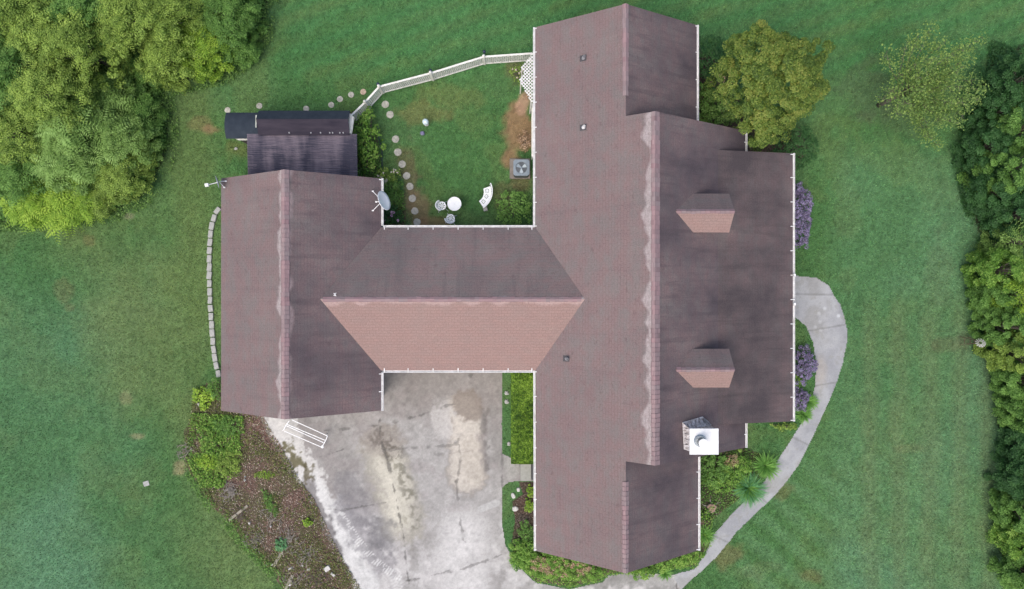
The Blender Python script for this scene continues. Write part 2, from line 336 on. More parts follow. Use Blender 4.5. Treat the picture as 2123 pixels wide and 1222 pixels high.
def sheet(name, poly, res, z, colfn, mat, wob=.05, ws=.4):
    pa = np.array(poly); x0, y0 = pa.min(0)-.1; x1, y1 = pa.max(0)+.1
    X, Y = np.meshgrid(np.arange(x0, x1, res), np.arange(y0, y1, res), indexing='ij'); nx, ny = X.shape
    wx = X+wob*(fbm(X, Y, ws, 31, 2)-.5); wy = Y+wob*(fbm(X, Y, ws, 37, 2)-.5)
    cx = (wx[:-1,:-1]+wx[1:,1:])/2; cy = (wy[:-1,:-1]+wy[1:,1:])/2
    keep = inpoly(cx, cy, poly); idx = np.arange(nx*ny).reshape(nx, ny)
    Fq = np.stack([idx[:-1,:-1], idx[1:,:-1], idx[1:,1:], idx[:-1,1:]], -1)[keep]
    used, inv = np.unique(Fq.ravel(), return_inverse=True); xv = X.ravel()[used]; yv = Y.ravel()[used]
    zz = np.full(len(xv), z) if not callable(z) else z(xv, yv)
    return npmesh(name, np.stack([xv, yv, zz], 1), inv.reshape(-1, 4), mat, attrs={'col': colfn(xv, yv)})
def pix(x, y): return x*F/H+CX, CY-y*F/H
def drive_color(x, y):
    px, py = pix(x, y); n1 = fbm(x, y, 2.2, 51, 5); n2 = fbm(x, y, .7, 52, 4); n3 = fbm(x, y, .22, 53, 3); n4 = fbm(x, y, 4, 55, 3)
    c = np.tile(np.array([.36,.348,.342]), (len(x), 1)); c = mixc(c, (.45,.44,.435), sstep(.42, .6, n1)); c = mixc(c, (.31,.285,.285), sstep(.5, .68, n2)*.5)
    c = mixc(c, (.62,.61,.61), sstep(1000, 1180, py+200*(n1-.5))*sstep(.35, .6, n2)*.7)
    c = mixc(c, (.31,.28,.26), sstep(900, 800, py+80*(n1-.5))*.45)
    def cap(pts, r, soft, colr, amt, nz=1.):
        nonlocal c
        d, t = segd(px, py, pts); d = d+nz*(28*(n2-.5)+34*(n3-.5)); c = mixc(c, colr, sstep(r+soft, r-soft, d)*amt)
    cap([(970,850),(968,985)], 42, 5, (.30,.27,.25), .6, .5)
    cap([(962,850),(968,985)], 33, 10, (.64,.60,.55), .92, .8)
    cap([(978,925),(985,985)], 22, 8, (.56,.52,.47), .7, .6)
    cap([(968,835),(975,845)], 30, 5, (.3,.26,.23), .8, .5)
    cap([(915,860),(925,890)], 20, 9, (.6,.58,.57), .8, 1.3)
    cap([(1003,850),(1008,975)], 5, 5, (.2,.19,.19), .6, .5)
    cap([(790,930),(810,1000),(838,1085)], 44, 12, (.46,.44,.39), .75, 1)
    cap([(800,950),(815,1010),(825,1080)], 26, 12, (.66,.635,.56), .85, 1.2)
    cap([(775,912),(805,918)], 28, 16, (.31,.27,.26), .45, 1.3)
    mm = sstep(.42, .68, n3)
    d, _ = segd(px, py, [(820,940),(845,1020),(862,1085)]); c = mixc(c, (.16,.155,.11), sstep(30, 4, d+26*(n2-.5))*mm*.6)
    d, _ = segd(px, py, [(780,905),(815,930)]); c = mixc(c, (.12,.1,.09), sstep(34, 10, d+20*(n2-.5))*mm*.6)
    cap([(960,1110),(965,1240)], 48, 22, (.68,.67,.67), .75, 1.4)
    cap([(575,890),(608,950),(645,1005)], 40, 8, (.66,.65,.64), .9, 1.7)
    cap([(640,1010),(700,1090),(735,1180),(770,1260)], 34, 10, (.72,.72,.72), .85, 1.2)
    cap([(715,1060),(745,1110),(800,1170)], 26, 14, (.3,.29,.31), .6, 1.2)
    cap([(636,1000),(668,1075),(690,1140),(716,1200)], 13, 5, (.2,.185,.19), .75, .6)
    cap([(598,925),(615,955)], 14, 5, (.17,.155,.08), .9, 1.2)
    cap([(642,975),(632,1000)], 8, 4, (.17,.15,.09), .8, 1.)
    cap([(1000,1055),(1030,1043)], 6, 2, (.6,.6,.6), .8, .2)
    cap([(1063,955),(1060,985)], 14, 6, (.5,.5,.48), .5, .8)
    cap([(720,1010),(755,1075)], 30, 16, (.26,.25,.27), .5, 1)
    cap([(790,1090),(800,1130)], 20, 14, (.24,.235,.25), .6, 1)
    cap([(1175,1212),(1260,1200),(1390,1205)], 16, 6, (.34,.34,.33), .6, .8)
    # tyre tread
    d, t = segd(px, py, [(708,1068),(740,1118),(775,1160),(800,1180),(835,1205)]); tr = (np.sin(t*1.15) > -.1)&(n3 > .42)
    c = mixc(c, (.74,.74,.74), np.where(tr, sstep(9, 7, d), 0)*.6)
    d, t = segd(px, py, [(820,1190),(825,1240)]); tr = (np.sin(t*.9-d*.4) > 0); c = mixc(c, (.74,.74,.74), np.where(tr, sstep(13, 11, d), 0)*.35)
    # cracks / joints
    for pts, wd, k in [([(788,850),(788,905),(805,960),(822,1040),(836,1105),(842,1170),(848,1210)],1.8,.75),([(668,893),(720,889),(785,882),(860,865),(930,840),(945,838)],1.6,.6),([(800,933),(870,928),(950,922)],2,.5),
                       ([(672,1055),(710,1058),(800,1042)],1.6,.6),([(845,1205),(900,1192),(960,1180),(1040,1150)],1.8,.6),([(946,1000),(952,1060),(960,1120),(1000,1150)],1.6,.5),([(975,770),(975,790),(965,815)],1.6,.6),([(950,910),(955,950),(948,1000)],1.6,.5),
                       ([(662,948),(690,940),(712,932)],2,.7),([(1041,930),(1041,1020)],1.8,.55),([(1403,1190),(1403,1222)],2,.8),([(1080,962),(1080,998)],1.5,.5),([(1041,930),(880,945)],1.3,.25)]:
        d, t = segd(px, py, pts); c = mixc(c, (.11,.105,.1), sstep(wd+.9, wd-.6, d+7*(n3-.5)+5*(n2-.5))*k*sstep(.32, .5, fbm(x, y, .5, 57, 3))*.8)
    edge, _ = segd(px, py, [(540,868),(556,905),(580,945),(602,985),(628,1010)]); c = mixc(c, (.12,.12,.07), sstep(10, 3, edge+14*(n3-.5))*.6)
    sp = fbm(x, y, .09, 58, 2); c = c*(1+.35*(n3-.5)+.25*(sp-.5)+.2*(n2-.5))[:, None]; return np.clip(c, 0, .85)**1.12*.75*np.array([1.01,1.,.96])
M['drive'] = mat_attr('driveway_concrete', .9, 30, .1, .15)
tag(sheet('driveway', DRIVE, .045, .012, drive_color, M['drive']), kind='structure')
def walk_color(x, y):
    n1 = fbm(x, y, 2, 61, 5); n3 = fbm(x, y, .25, 63, 3); c = np.tile(np.array([.27,.275,.285]), (len(x), 1)); c = mixc(c, (.34,.345,.35), sstep(.4, .6, n1))
    c = mixc(c, (.2,.195,.17), sstep(.62, .75, n3)*.4); px, py = pix(x, y)
    for q in [(1698,650),(1710,640),(1702,684),(1738,655),(1700,668),(1690,678)]:
        c = mixc(c, (.45,.46,.47), sstep(5, 2, np.hypot(px-q[0], py-q[1])))
    c = mixc(c, (.36,.32,.27), sstep(24, 8, np.hypot(px-1697, (py-770)*.5))*.5)
    for a_, b_ in [((1655,690),(1760,672)),((1690,800),(1740,792)),((1640,905),(1690,930)),((1560,1020),(1602,1052)),((1478,1110),(1520,1130)),((1650,610),(1735,612))]:
        d, _ = segd(px, py, [a_, b_]); c = mixc(c, (.12,.12,.11), sstep(2.4, .8, d+2*(n3-.5))*.45)
    c = mixc(c, (.2,.19,.16), sstep(.56, .7, n1)*.35)
    return c*(1+.3*(n3-.5))[:, None]
tag(sheet('path', WALK, .05, .017, walk_color, M['drive']), kind='structure')
def bed_color(x, y):
    n1 = fbm(x, y, 1.5, 71, 4); n2 = fbm(x, y, .2, 73, 3); c = np.tile(np.array([.11,.075,.06]), (len(x), 1)); c = mixc(c, (.07,.075,.035), sstep(.45, .6, n1)*.8)
    return c*(.7+.8*n2)[:, None]
M['bed'] = mat_attr('mulch', .95, 45, .35, .8)
for i, b in enumerate((BEDW, BEDE, BEDS, BEDF, BEDN, BEDC)):
    tag(sheet('flower_bed', b, .06, .006, bed_color, M['bed'], .7 if i == 0 else .2, .8), kind='structure')

# ------------------------------------------------------------------ lawn blades (stuff)
def pts_in(n, x0, x1, y0, y1): return rng.uniform(x0, x1, n), rng.uniform(y0, y1, n)
def blades(name, x, y, L, wd, colr, mat, zb=0.0, lean=.75):
    n = len(x); a = rng.uniform(0, 2*np.pi, n); le = L*rng.uniform(.6, 1.3, n); ln = lean*rng.uniform(.3, 1.1, n)
    dx = np.cos(a); dy = np.sin(a); wx = -dy*wd/2; wy = dx*wd/2
    b0 = np.stack([x-wx, y-wy, np.full(n, zb)], 1); b1 = np.stack([x+wx, y+wy, np.full(n, zb)], 1)
    t = np.stack([x+dx*le*ln, y+dy*le*ln, zb+le*np.sqrt(np.clip(1-ln**2, .08, 1))], 1)
    V = np.stack([b0, b1, t], 1).reshape(-1, 3); Fc = np.arange(3*n).reshape(n, 3)
    return npmesh(name, V, Fc, mat, attrs={'col': np.repeat(colr, 3, 0)})
def mat_blade(name):
    m, n, l, b = base_mat(name, rough=.6, spec=.25); at = N(n, 'ShaderNodeAttribute', attribute_name='col'); l.new(at.outputs['Color'], b.inputs['Base Color'])
    tr = N(n, 'ShaderNodeBsdfTranslucent'); l.new(at.outputs['Color'], tr.inputs[0]); mx = N(n, 'ShaderNodeMixShader'); mx.inputs[0].default_value = .3
    l.new(b.outputs[0], mx.inputs[1]); l.new(tr.outputs[0], mx.inputs[2]); l.new(mx.outputs[0], n['Material Output'].inputs[0]); return m
M['blade'] = mat_blade('grass_blade')
gx, gy = pts_in(900000, -27.5, 27.5, -16.2, 16.2)
bad = np.zeros(len(gx), bool)
for pl in [DRIVE, WALK, BEDW, BEDE, BEDS, BEDF, BEDN, WOODE]+HOUSEFOOT: bad |= inpoly(gx, gy, pl)
w2 = PP([(-160,-160),(500,-160),(490,40),(420,110),(300,160),(300,300),(270,380),(150,420),(-160,430)]); bad |= inpoly(gx, gy, w2)
gx, gy = gx[~bad], gy[~bad]; lc = lawn_color(gx, gy)
bare = (lc[:,0] > lc[:,1]*1.02) & (rng.random(len(gx)) < .8); gx, gy, lc = gx[~bare], gy[~bare], lc[~bare]
lc = lc*rng.uniform(.45, 2.05, len(gx))[:, None]*np.stack([rng.uniform(.85, 1.25, len(gx)), np.ones(len(gx)), rng.uniform(.8, 1.15, len(gx))], 1)
tag(blades('grass', gx, gy, .075, .026, lc, M['blade']), 'short mown green grass of the lawn around the house', 'grass', kind='stuff')

# ------------------------------------------------------------------ house
house = empty('house', (0, 0, 0), 'sprawling house seen from above with reddish brown shingle roofs and two dormers', 'house')
ZE = 2.8; T = .13
def slope(name, poly, zf, uvf, mat, parent, thick=T):
    mb = MB(); n = len(poly); ar = sum(poly[i][0]*poly[(i+1)%n][1]-poly[(i+1)%n][0]*poly[i][1] for i in range(n))
    if ar < 0: poly = poly[::-1]
    top = [(x, y, zf(x, y)) for x, y in poly]; bot = [(x, y, z-thick) for x, y, z in top]; uv = [uvf(*p) for p in top]
    mb.add(top, [tuple(range(n))], uv); mb.add(bot, [tuple(range(n-1,-1,-1))], uv)
    for i in range(n):
        j = (i+1)%n; mb.add([bot[i], bot[j], top[j], top[i]], [(0,1,2,3)], [uv[i], uv[j], uv[j], uv[i]])
    return mb.build(name, mat, parent)
def cap_strip(name, p, q, zl, zr, parent, wl=.17, wr=.19, lift=.02):       # folded ridge cap of overlapping tabs; zl/zr drops per metre either side
    p = Vector(p); q = Vector(q); d = (q-p); L = d.length; d.normalize(); s = Vector((-d.y, d.x, 0)).normalized(); mb = MB(); nt_ = int(L/.2)
    for i in range(nt_):
        jr = rng.uniform(-.015, .015); a = p+d*(i*L/nt_); b = p+d*((i+1)*L/nt_-.006); h0, h1 = lift, lift+.018
        A = [a+s*(wl+jr)+Vector((0,0,-zl*(wl+jr)+h1)), a+Vector((0,0,h1+.01)), a-s*(wr+jr)+Vector((0,0,-zr*(wr+jr)+h1))]
        B = [b+s*(wl+jr)+Vector((0,0,-zl*(wl+jr)+h0)), b+Vector((0,0,h0+.01)), b-s*(wr+jr)+Vector((0,0,-zr*(wr+jr)+h0))]
        dn = Vector((0,0,-.05)); u = i*.27+.13; v = rng.uniform(0, .25)
        mb.add(A+B+[x+dn for x in A]+[x+dn for x in B], [(0,1,4,3),(1,2,5,4),(0,3,9,6),(2,8,11,5),(0,6,7,1),(1,7,8,2),(3,4,10,9),(4,5,11,10)], [(u+.1*(k%3), v) for k in range(12)])
    return mb.build(name, M['cap'], parent)
def gutter(p, q, out, parent, brk=1.12, drop=None):                # p, q on the eave edge; out = outward unit
    p = Vector(p); q = Vector(q); o = Vector(out); d = (q-p).normalized(); mb = MB(); wv = .10; z0, z1 = -.14, -.005
    def bx(a0, a1, zb, zt, e0=0., e1=0.):
        A, B = p-d*e0, q+d*e1; c = [A+o*a0, A+o*a1, B+o*a1, B+o*a0]
        v = [x+Vector((0,0,zb)) for x in c]+[x+Vector((0,0,zt)) for x in c]
        mb.add(v, [(0,1,2,3),(7,6,5,4),(0,4,5,1),(1,5,6,2),(2,6,7,3),(3,7,4,0)])
    bx(.003, .02, z0+.002, z1, 0, 0); bx(.022, wv-.022, z0, z0+.05); bx(wv-.02, wv, z0+.001, z1+.004, .01, .01)
    L = (q-p).length; k = max(1, int(L/brk))
    for i in range(k+1):
        c = p+d*(L*(i+.0)/k if k > 1 else L*.5*i); c = p+d*min(max((c-p).length, .06), L-.06)
        mb.bar(c-o*.13+Vector((0,0,.05)), c+o*(wv-.005)+Vector((0,0,.014)), .035, .012)
    for e in (p, q): mb.bar(e+o*.01+Vector((0,0,-.07)), e+o*wv+Vector((0,0,-.07)), .015, .13)
    return mb.build('gutter', M['gutter'], parent)
# garage wing ---------------------------------------------------
GX0, GXR, GX1, GY0, GY1 = -13.78, -10.0, -6.2, -5.5, 5.5; gs = .605; ZG = ZE+gs*3.79
gr = empty('garage_roof', (0,0,0)); gr.parent = house
slope('west_slope', [(GX0,GY0),(GXR,GY0),(GXR,GY1),(GX0,GY1)], lambda x, y: ZG-gs*(GXR-x), lambda x, y, z: (y, (GXR-x)*1.17), M['sh_w_garage'], gr)
slope('east_slope', [(GXR,GY0),(GX1,GY0),(GX1,GY1),(GXR,GY1)], lambda x, y: ZG-gs*(x-GXR), lambda x, y, z: (y, (x-GXR)*1.17), M['sh_e_band'], gr)
cap_strip('ridge_cap', (GXR,GY1,ZG), (GXR,GY0,ZG), gs, gs, gr)
# connector -----------------------------------------------------
KY1, KY0, KYR, ks = 3.18, -3.6, -.21, .44; ZK = ZE+ks*3.39
def vx(z, left): return (GX1-(z-ZE)/gs) if left else (1.1+(z-ZE)/.68)
cr_ = empty('connecting_roof', (0,0,0)); cr_.parent = house
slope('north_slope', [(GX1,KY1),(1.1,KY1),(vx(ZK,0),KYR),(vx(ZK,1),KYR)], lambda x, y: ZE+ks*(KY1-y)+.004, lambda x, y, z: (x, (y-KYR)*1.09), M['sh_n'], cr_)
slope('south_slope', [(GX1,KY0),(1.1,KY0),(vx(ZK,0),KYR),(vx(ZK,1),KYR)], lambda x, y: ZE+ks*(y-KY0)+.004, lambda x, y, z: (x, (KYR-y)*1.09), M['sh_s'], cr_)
cap_strip('ridge_cap', (vx(ZK,1)+.12,KYR,ZK), (vx(ZK,0)-.15,KYR,ZK), ks, ks, cr_, .1, .12)
# main block ----------------------------------------------------
ms = .68; XE, XL, XU = 1.1, 4.95, 6.06; zl_ = ZE+ms*(XL-XE); zu_ = ZE+ms*(XU-XE); YN, YS = 12.66, -12.14; UN, US = 7.77, -7.26; XB = 11.07
mr_ = empty('main_roof', (0,0,0)); mr_.parent = house
slope('west_slope', [(XE,YN),(XL,YN-.01),(XL,UN),(XU,UN),(XU,US),(XL,US),(XL,YS),(XE+.04,YS)], lambda x, y: ZE+ms*(x-XE), lambda x, y, z: (y, (XU-x)*1.21), M['sh_w'], mr_)
els = (zl_-2.82)/3.8
slope('north_east_slope', [(XL,UN-.3),(8.75,UN-.3),(8.75,YN+.1),(XL,YN-.01)], lambda x, y: zl_-els*(x-XL), lambda x, y, z: (y, (x-XL)*1.21), M['sh_e'], mr_)
slope('south_east_slope', [(XL,US+.3),(8.83,US+.3),(8.83,YS),(XL,YS)], lambda x, y: zl_-els*(x-XL), lambda x, y, z: (y+3, (x-XL)*1.21), M['sh_e'], mr_)
slope('east_slope', [(XU,US),(XB,US),(XB,UN),(XU,UN)], lambda x, y: zu_-ms*(x-XU), lambda x, y, z: (y+11, (x-XU)*1.21), M['sh_e'], mr_)
cap_strip('ridge_cap', (XL,YN,zl_), (XL,UN+.9,zl_), els, ms, mr_, .13, .13)
cap_strip('ridge_cap', (XL,US-.9,zl_), (XL,YS,zl_), els, ms, mr_, .14, .15)
cap_strip('ridge_cap', (XU,UN,zu_), (XU,US,zu_), ms, ms, mr_, .24, .14)
# porch
pr_ = empty('porch_roof', (0,0,0)); pr_.parent = house
PX0 = 9.45; zp0 = zu_-ms*(PX0-XU)+.01; PXE = 13.33; psl = (zp0-2.75)/(PXE-PX0)
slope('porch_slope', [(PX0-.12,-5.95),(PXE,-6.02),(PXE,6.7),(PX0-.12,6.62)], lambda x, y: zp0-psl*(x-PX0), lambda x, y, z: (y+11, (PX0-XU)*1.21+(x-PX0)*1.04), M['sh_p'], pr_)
# gutters
for a, b, o, par in [((GX1,GY1,ZE),(GX1,KY1+.1,ZE),(1,0,0),gr), ((GX1,KY0-.1,ZE),(GX1,GY0,ZE),(1,0,0),gr), ((GX1+.1,KY1,ZE),(XE-.1,KY1,ZE),(0,1,0),cr_), ((GX1+.1,KY0,ZE),(XE-.1,KY0,ZE),(0,-1,0),cr_),
                ((XE,YN,ZE),(XE,KY1,ZE),(-1,0,0),mr_), ((XE+.01,KY0,ZE),(XE+.04,YS,ZE),(-1,0,0),mr_), ((8.75,YN+.1,2.82),(8.75,UN-.2,2.82),(1,0,0),mr_), ((8.83,US+.1,2.78),(8.83,YS,2.78),(1,0,0),mr_),
                ((XB,UN,zu_-ms*(XB-XU)),(XB,6.66,zu_-ms*(XB-XU)),(1,0,0),mr_), ((XB,-6.0,zu_-ms*(XB-XU)),(XB,US,zu_-ms*(XB-XU)),(1,0,0),mr_), ((PXE,6.7,2.75),(PXE,-6.02,2.75),(1,0,0),pr_)]:
    gutter(a, b, o, par)
# downspout elbows and porch bracket pads seen beyond the gutters
mb = MB()
for (px, py, z) in [(1646,571,2.9),(1646,631,2.9)]:
    x, y, _ = P(px, py, z); mb.box(x-.02, y-.06, z-.05, x+.07, y+.06, z+.05); mb.box(x-.0, y-.05, 0.0, x+.05, y+.05, z-.05)
mb.build('porch_post', M['gutter'], house)
# walls ---------------------------------------------------------
wl = MB()
def gprism(x0, x1, xr, y0, y1, ze, zr_, sl):
    v = []
    for y in (y0, y1): v += [(x0,y,0),(x1,y,0),(x1,y,ze(x1)),(xr,y,zr_),(x0,y,ze(x0))]
    wl.add(v, [(0,1,2,3,4),(9,8,7,6,5),(0,5,6,1),(1,6,7,2),(2,7,8,3),(3,8,9,4),(4,9,5,0)])
gprism(GX0+.4, GX1-.4, GXR, GY0+.3, GY1-.3, lambda x: ZG-gs*abs(x-GXR)-T-.02, ZG-T-.02, gs)
gprism(XE+.45, 8.35, XL, YS+.3, YN-.3, lambda x: (ZE+ms*(x-XE) if x < XL else zl_-els*(x-XL))-T-.02, zl_-T-.02, ms)
gprism(XL-.4, XB-.4, XU, US+.3, UN-.3, lambda x: (zu_-ms*abs(x-XU))-T-.02, zu_-T-.02, ms)
v = []
for x in (GX1-1.2, XE+1.2): v += [(x,KY0+.4,0),(x,KY1-.4,0),(x,KY1-.4,ZE+ks*.4-T-.02),(x,KYR,ZK-T-.02),(x,KY0+.4,ZE+ks*.4-T-.02)]
wl.add(v, [(4,3,2,1,0),(5,6,7,8,9),(1,6,5,0),(2,7,6,1),(3,8,7,2),(4,9,8,3),(0,5,9,4)])
wl.build('wall', M['siding'], house)
def window(cx, cy, z, wd, ht, nrm, name='window'):
    n_ = Vector(nrm); s = Vector((-n_.y, n_.x, 0)); c = Vector((cx, cy, z)); mb = MB()
    for sg in (-1, 1):
        mb.bar(c+s*sg*wd/2-Vector((0,0,ht/2)), c+s*sg*wd/2+Vector((0,0,ht/2)), .09, .09); mb.bar(c-s*wd/2+Vector((0,0,sg*ht/2)), c+s*wd/2+Vector((0,0,sg*ht/2)), .085, .1)
    mb.bar(c-s*wd/2, c+s*wd/2, .05, .05); f = mb.build(name, M['white'], house)
    g = MB(); g.obox(c+n_*.01, (abs(s.x)*wd+abs(n_.x)*.03+.001, abs(s.y)*wd+abs(n_.y)*.03+.001, ht), 0); g.build('pane', M['glass'], f)
for y in (-10, 10): window(XE+.44, y, 1.5, 1.0, 1.3, (-1,0,0)); window(8.36, y, 1.5, 1.2, 1.3, (1,0,0)); window(5, (YN-.29 if y > 0 else YS+.29), 1.5, 1.2, 1.3, (0, 1 if y > 0 else -1, 0))
for x in (-4, -1): window(x, KY1-.39, 1.5, 1, 1.2, (0,1,0))
for y in (-4.5, -1.5, 4.5): window(XB-.39, y, 1.5, 1.0, 1.4, (1,0,0))
for x in (-11.7, -8.4):
    d = MB()
    for k in range(4): d.obox((x, GY0+.28, .3+k*.55), (2.5, .06, .53))
    d.build('garage_door', M['white'], house)
d = MB(); d.box(XB-.42, .9, 0, XB-.34, 1.9, 2.1); d.build('front_door', mat_noise('door_red', (.2,.03,.02), (.25,.05,.04), 4, .4), house)
mb = MB()
for y in (-5.6, -2, 2, 6.3): MB().box(PXE-.4, y-.08, 0, PXE-.24, y+.08, 2.66).build('porch_column', M['white'], house)
MB().box(XB-.35, -5.8, 0, PXE-.15, 6.4, .16).build('porch_floor', M['concrete'], house)
# dormers -------------------------------------------------------
def dormer(yc, name='dormer'):
    par = empty(name, (0,0,0)); par.parent = house
    hw, xr, xe, zr = .86, 9.69, 9.62, 5.46; sl = .74; ze = zr-sl*hw; mz = lambda x: zu_-ms*(x-XU)
    xi = XU+(zu_-zr)/ms; xv = XU+(zu_-ze)/ms
    for sg, mt, nm in ((1, M['sh_n'], 'north_slope'), (-1, M['sh_s'], 'south_slope')):
        poly = [(xi-.03,yc),(xr,yc),(xe+.02,yc+sg*hw),(xv-.03,yc+sg*hw)]
        slope(nm, poly, lambda x, y: zr-sl*abs(y-yc), lambda x, y, z: (x+yc, abs(y-yc)*1.24+.35), mt, par, .1)
    cap_strip('ridge_cap', (xi+.05,yc,zr), (xr,yc,zr), sl, sl, par, .1, .1, .012)
    wb = MB(); x1 = xe-.28; h = hw-.12
    zz = zr-.12
    v = [(xi+.2,yc-h,mz(x1)-.3),(x1,yc-h,mz(x1)-.3),(x1,yc+h,mz(x1)-.3),(xi+.2,yc+h,mz(x1)-.3),(xi+.2,yc-h,zz-sl*h),(x1,yc-h,zz-sl*h),(x1,yc+h,zz-sl*h),(xi+.2,yc+h,zz-sl*h),(xi+.2,yc,zz),(x1,yc,zz)]
    wb.add(v, [(0,3,2,1),(0,1,5,4),(2,3,7,6),(1,2,6,9,5),(3,0,4,8,7),(4,5,9,8),(8,9,6,7)]); wb.build('wall', M['siding'], par)
    g = MB(); g.obox((x1+.02, yc, 4.35), (.04, .8, .85)); g.build('window', M['glass'], par)
dormer(3.62); dormer(-3.27)
# chimney -------------------------------------------------------
M['chim'] = mat_noise('weathered_chimney_siding', (.3,.24,.2), (.75,.71,.68), 3.0, .8, stretch=(4, 4, .7))
ch = empty('chimney', (0,0,0)); ch.parent = house
x0, y1_, _ = P(1430, 889, 5.75); x1, y0_, _ = P(1490, 943, 5.75)
mb = MB(); mb.box(x0+.06, y0_+.06, 0, x1-.06, y1_-.06, 5.68); mb.build('stack', M['chim'], ch)
mb = MB(); mb.box(x0, y0_, 5.68, x1, y1_, 5.75); mb.build('chimney_cap', M['white'], ch, bevel=.01)
fx, fy, _ = P(1451, 914, 5.75)
M['steel'] = mat_noise('galvanised_flue', (.28,.32,.34), (.5,.54,.56), 8, .35, .7)
MB().lathe((fx, fy, 5.75), [(.265,0),(.265,.03),(.24,.05),(.22,.30),(.2,.3),(.19,.1),(0.001,.1)], 28).build('flue_collar', M['steel'], ch)
fx2, fy2 = fx+.0, fy
MB().lathe((fx2, fy2, 5.75), [(.13,.05),(.13,.5),(.2,.5),(.2,.52),(.19,.56),(.001,.6)], 28).build('flue_cap', M['gutter'], ch, smooth=False)
mb = MB()                                       # crumpled tarnished flashing round the stack
for k, (a, b) in enumerate([((x0-.2,y1_+.18),(x0-.12,y0_+.1)), ((x0-.2,y1_+.18),(x1-.35,y1_+.3)), ((x1-.35,y1_+.3),(x1,y1_+.02))]):
    n_ = 5
    for i in range(n_):
        t0, t1 = i/n_, (i+1)/n_; pa = Vector((a[0]+(b[0]-a[0])*t0, a[1]+(b[1]-a[1])*t0, 0)); pb = Vector((a[0]+(b[0]-a[0])*t1, a[1]+(b[1]-a[1])*t1, 0))
        ca_ = Vector((x0+.05, max(min(pa.y, y1_-.05), y0_+.1), 0)) if k == 0 else Vector((max(pa.x, x0+.05), y1_-.05, 0)); cb_ = Vector((x0+.05, max(min(pb.y, y1_-.05), y0_+.1), 0)) if k == 0 else Vector((max(pb.x, x0+.05), y1_-.05, 0))
        zz = lambda p: zu_-ms*(p.x-XU)+.03
        j = [rng.uniform(-.01, .02) for _ in range(4)]
        mb.add([(pa.x,pa.y,zz(pa)+abs(j[0])*.3),(pb.x,pb.y,zz(pb)+abs(j[1])*.3),(cb_.x,cb_.y,zz(cb_)+.45+j[2]),(ca_.x,ca_.y,zz(ca_)+.45+j[3]),((pa.x+ca_.x)/2,(pa.y+ca_.y)/2,zz(pa)+.22+j[1]),((pb.x+cb_.x)/2,(pb.y+cb_.y)/2,zz(pb)+.12+j[0])], [(0,1,5,4),(4,5,2,3)])
mb.build('flashing', mat_noise('tarnished_flashing', (.14,.11,.1), (.8,.77,.78), 3.5, .55, 0, stretch=(3,3,.6)), ch)
# plumbing vents
for (px, py, wh) in [(1210,120,0),(1210,264,1),(1175,744,0)]:
    x = 3.4; 
    for _ in range(6): z = ZE+ms*(x-XE)+.05; x, y, _q = P(px, py, z)
    z = ZE+ms*(x-XE); v_ = empty('vent_pipe', (0,0,0)); v_.parent = house
    mb = MB(); mb.add([(x-.16,y-.14,z-ms*.16+.012),(x+.12,y-.14,z+ms*.12+.012),(x+.12,y+.14,z+ms*.12+.012),(x-.16,y+.14,z-ms*.16+.012)], [(0,1,2,3)]); mb.build('flashing', M['soil_dark'], v_)
    MB().lathe((x, y, z-.05), [(.085,0),(.085,.12),(.055,.2),(.055,.32),(.035,.32),(.035,.15),(.001,.15)], 16).build('pipe', M['gutter'] if wh else M['lead'], v_)
# small white tag on the connector roof
x, y, _ = P(695, 611, 4.2); mb = MB(); zc = ZE+ks*(KY1-y)+.02; mb.obox((x, y+.05, zc+.02), (.13,.025,.02), .2); mb.obox((x, y-.05, zc+.03), (.13,.025,.02), -.2); mb.obox((x, y, zc+.02), (.05,.1,.02), .3); mb.build('roof_bracket', M['white'], house)

# ------------------------------------------------------------------ shed behind the garage
M['shedroof'] = mat_noise('dark_roll_roofing', (.026,.023,.034), (.05,.042,.055), 2.2, .85, 0, .12, bump=.15, stretch=(.35,1.6,1))
M['shedblue'] = mat_noise('blue_black_roofing', (.022,.03,.042), (.036,.046,.06), 3, .85, 0, .15, bump=.1)
def mat_corr():
    m, n, l, b = base_mat('corrugated_roof', (.05,.045,.06), .7, 0, .25)
    tc = N(n, 'ShaderNodeTexCoord'); mp = N(n, 'ShaderNodeMapping'); mp.inputs['Scale'].default_value = (1.1,.22,1); no = N(n, 'ShaderNodeTexNoise'); no.inputs['Scale'].default_value = 1.6; no.inputs['Detail'].default_value = 5
    l.new(tc.outputs['Object'], mp.inputs[0]); l.new(mp.outputs[0], no.inputs['Vector'])
    n2 = N(n, 'ShaderNodeTexNoise'); n2.inputs['Scale'].default_value = 3; mp2 = N(n, 'ShaderNodeMapping'); mp2.inputs['Scale'].default_value = (.5,7,1); l.new(tc.outputs['Object'], mp2.inputs[0]); l.new(mp2.outputs[0], n2.inputs['Vector'])
    ad = N(n, 'ShaderNodeMath', operation='MULTIPLY_ADD'); ad.inputs[1].default_value = .45; l.new(n2.outputs[0], ad.inputs[0]); l.new(no.outputs[0], ad.inputs[2])
    cr = N(n, 'ShaderNodeValToRGB'); e = cr.color_ramp.elements; e[0].position = .62; e[0].color = (.04,.038,.058,1); e[1].position = .9; e[1].color = (.15,.125,.15,1); l.new(ad.outputs[0], cr.inputs[0]); l.new(cr.outputs[0], b.inputs['Base Color'])
    return m
M['corr'] = mat_corr()
shed = empty('shed', (*P(620,300)[:2], 0), 'low dark roofed shed with corrugated lean-to behind the garage', 'shed')
def loc(o): o.location = -o.parent.location; return o
za = 2.25
ax0, ayS, _ = P(512, 277, za); ax1, _, _ = P(740, 277, za); ayN = P(0, 278, za)[1]
aY0 = 5.1
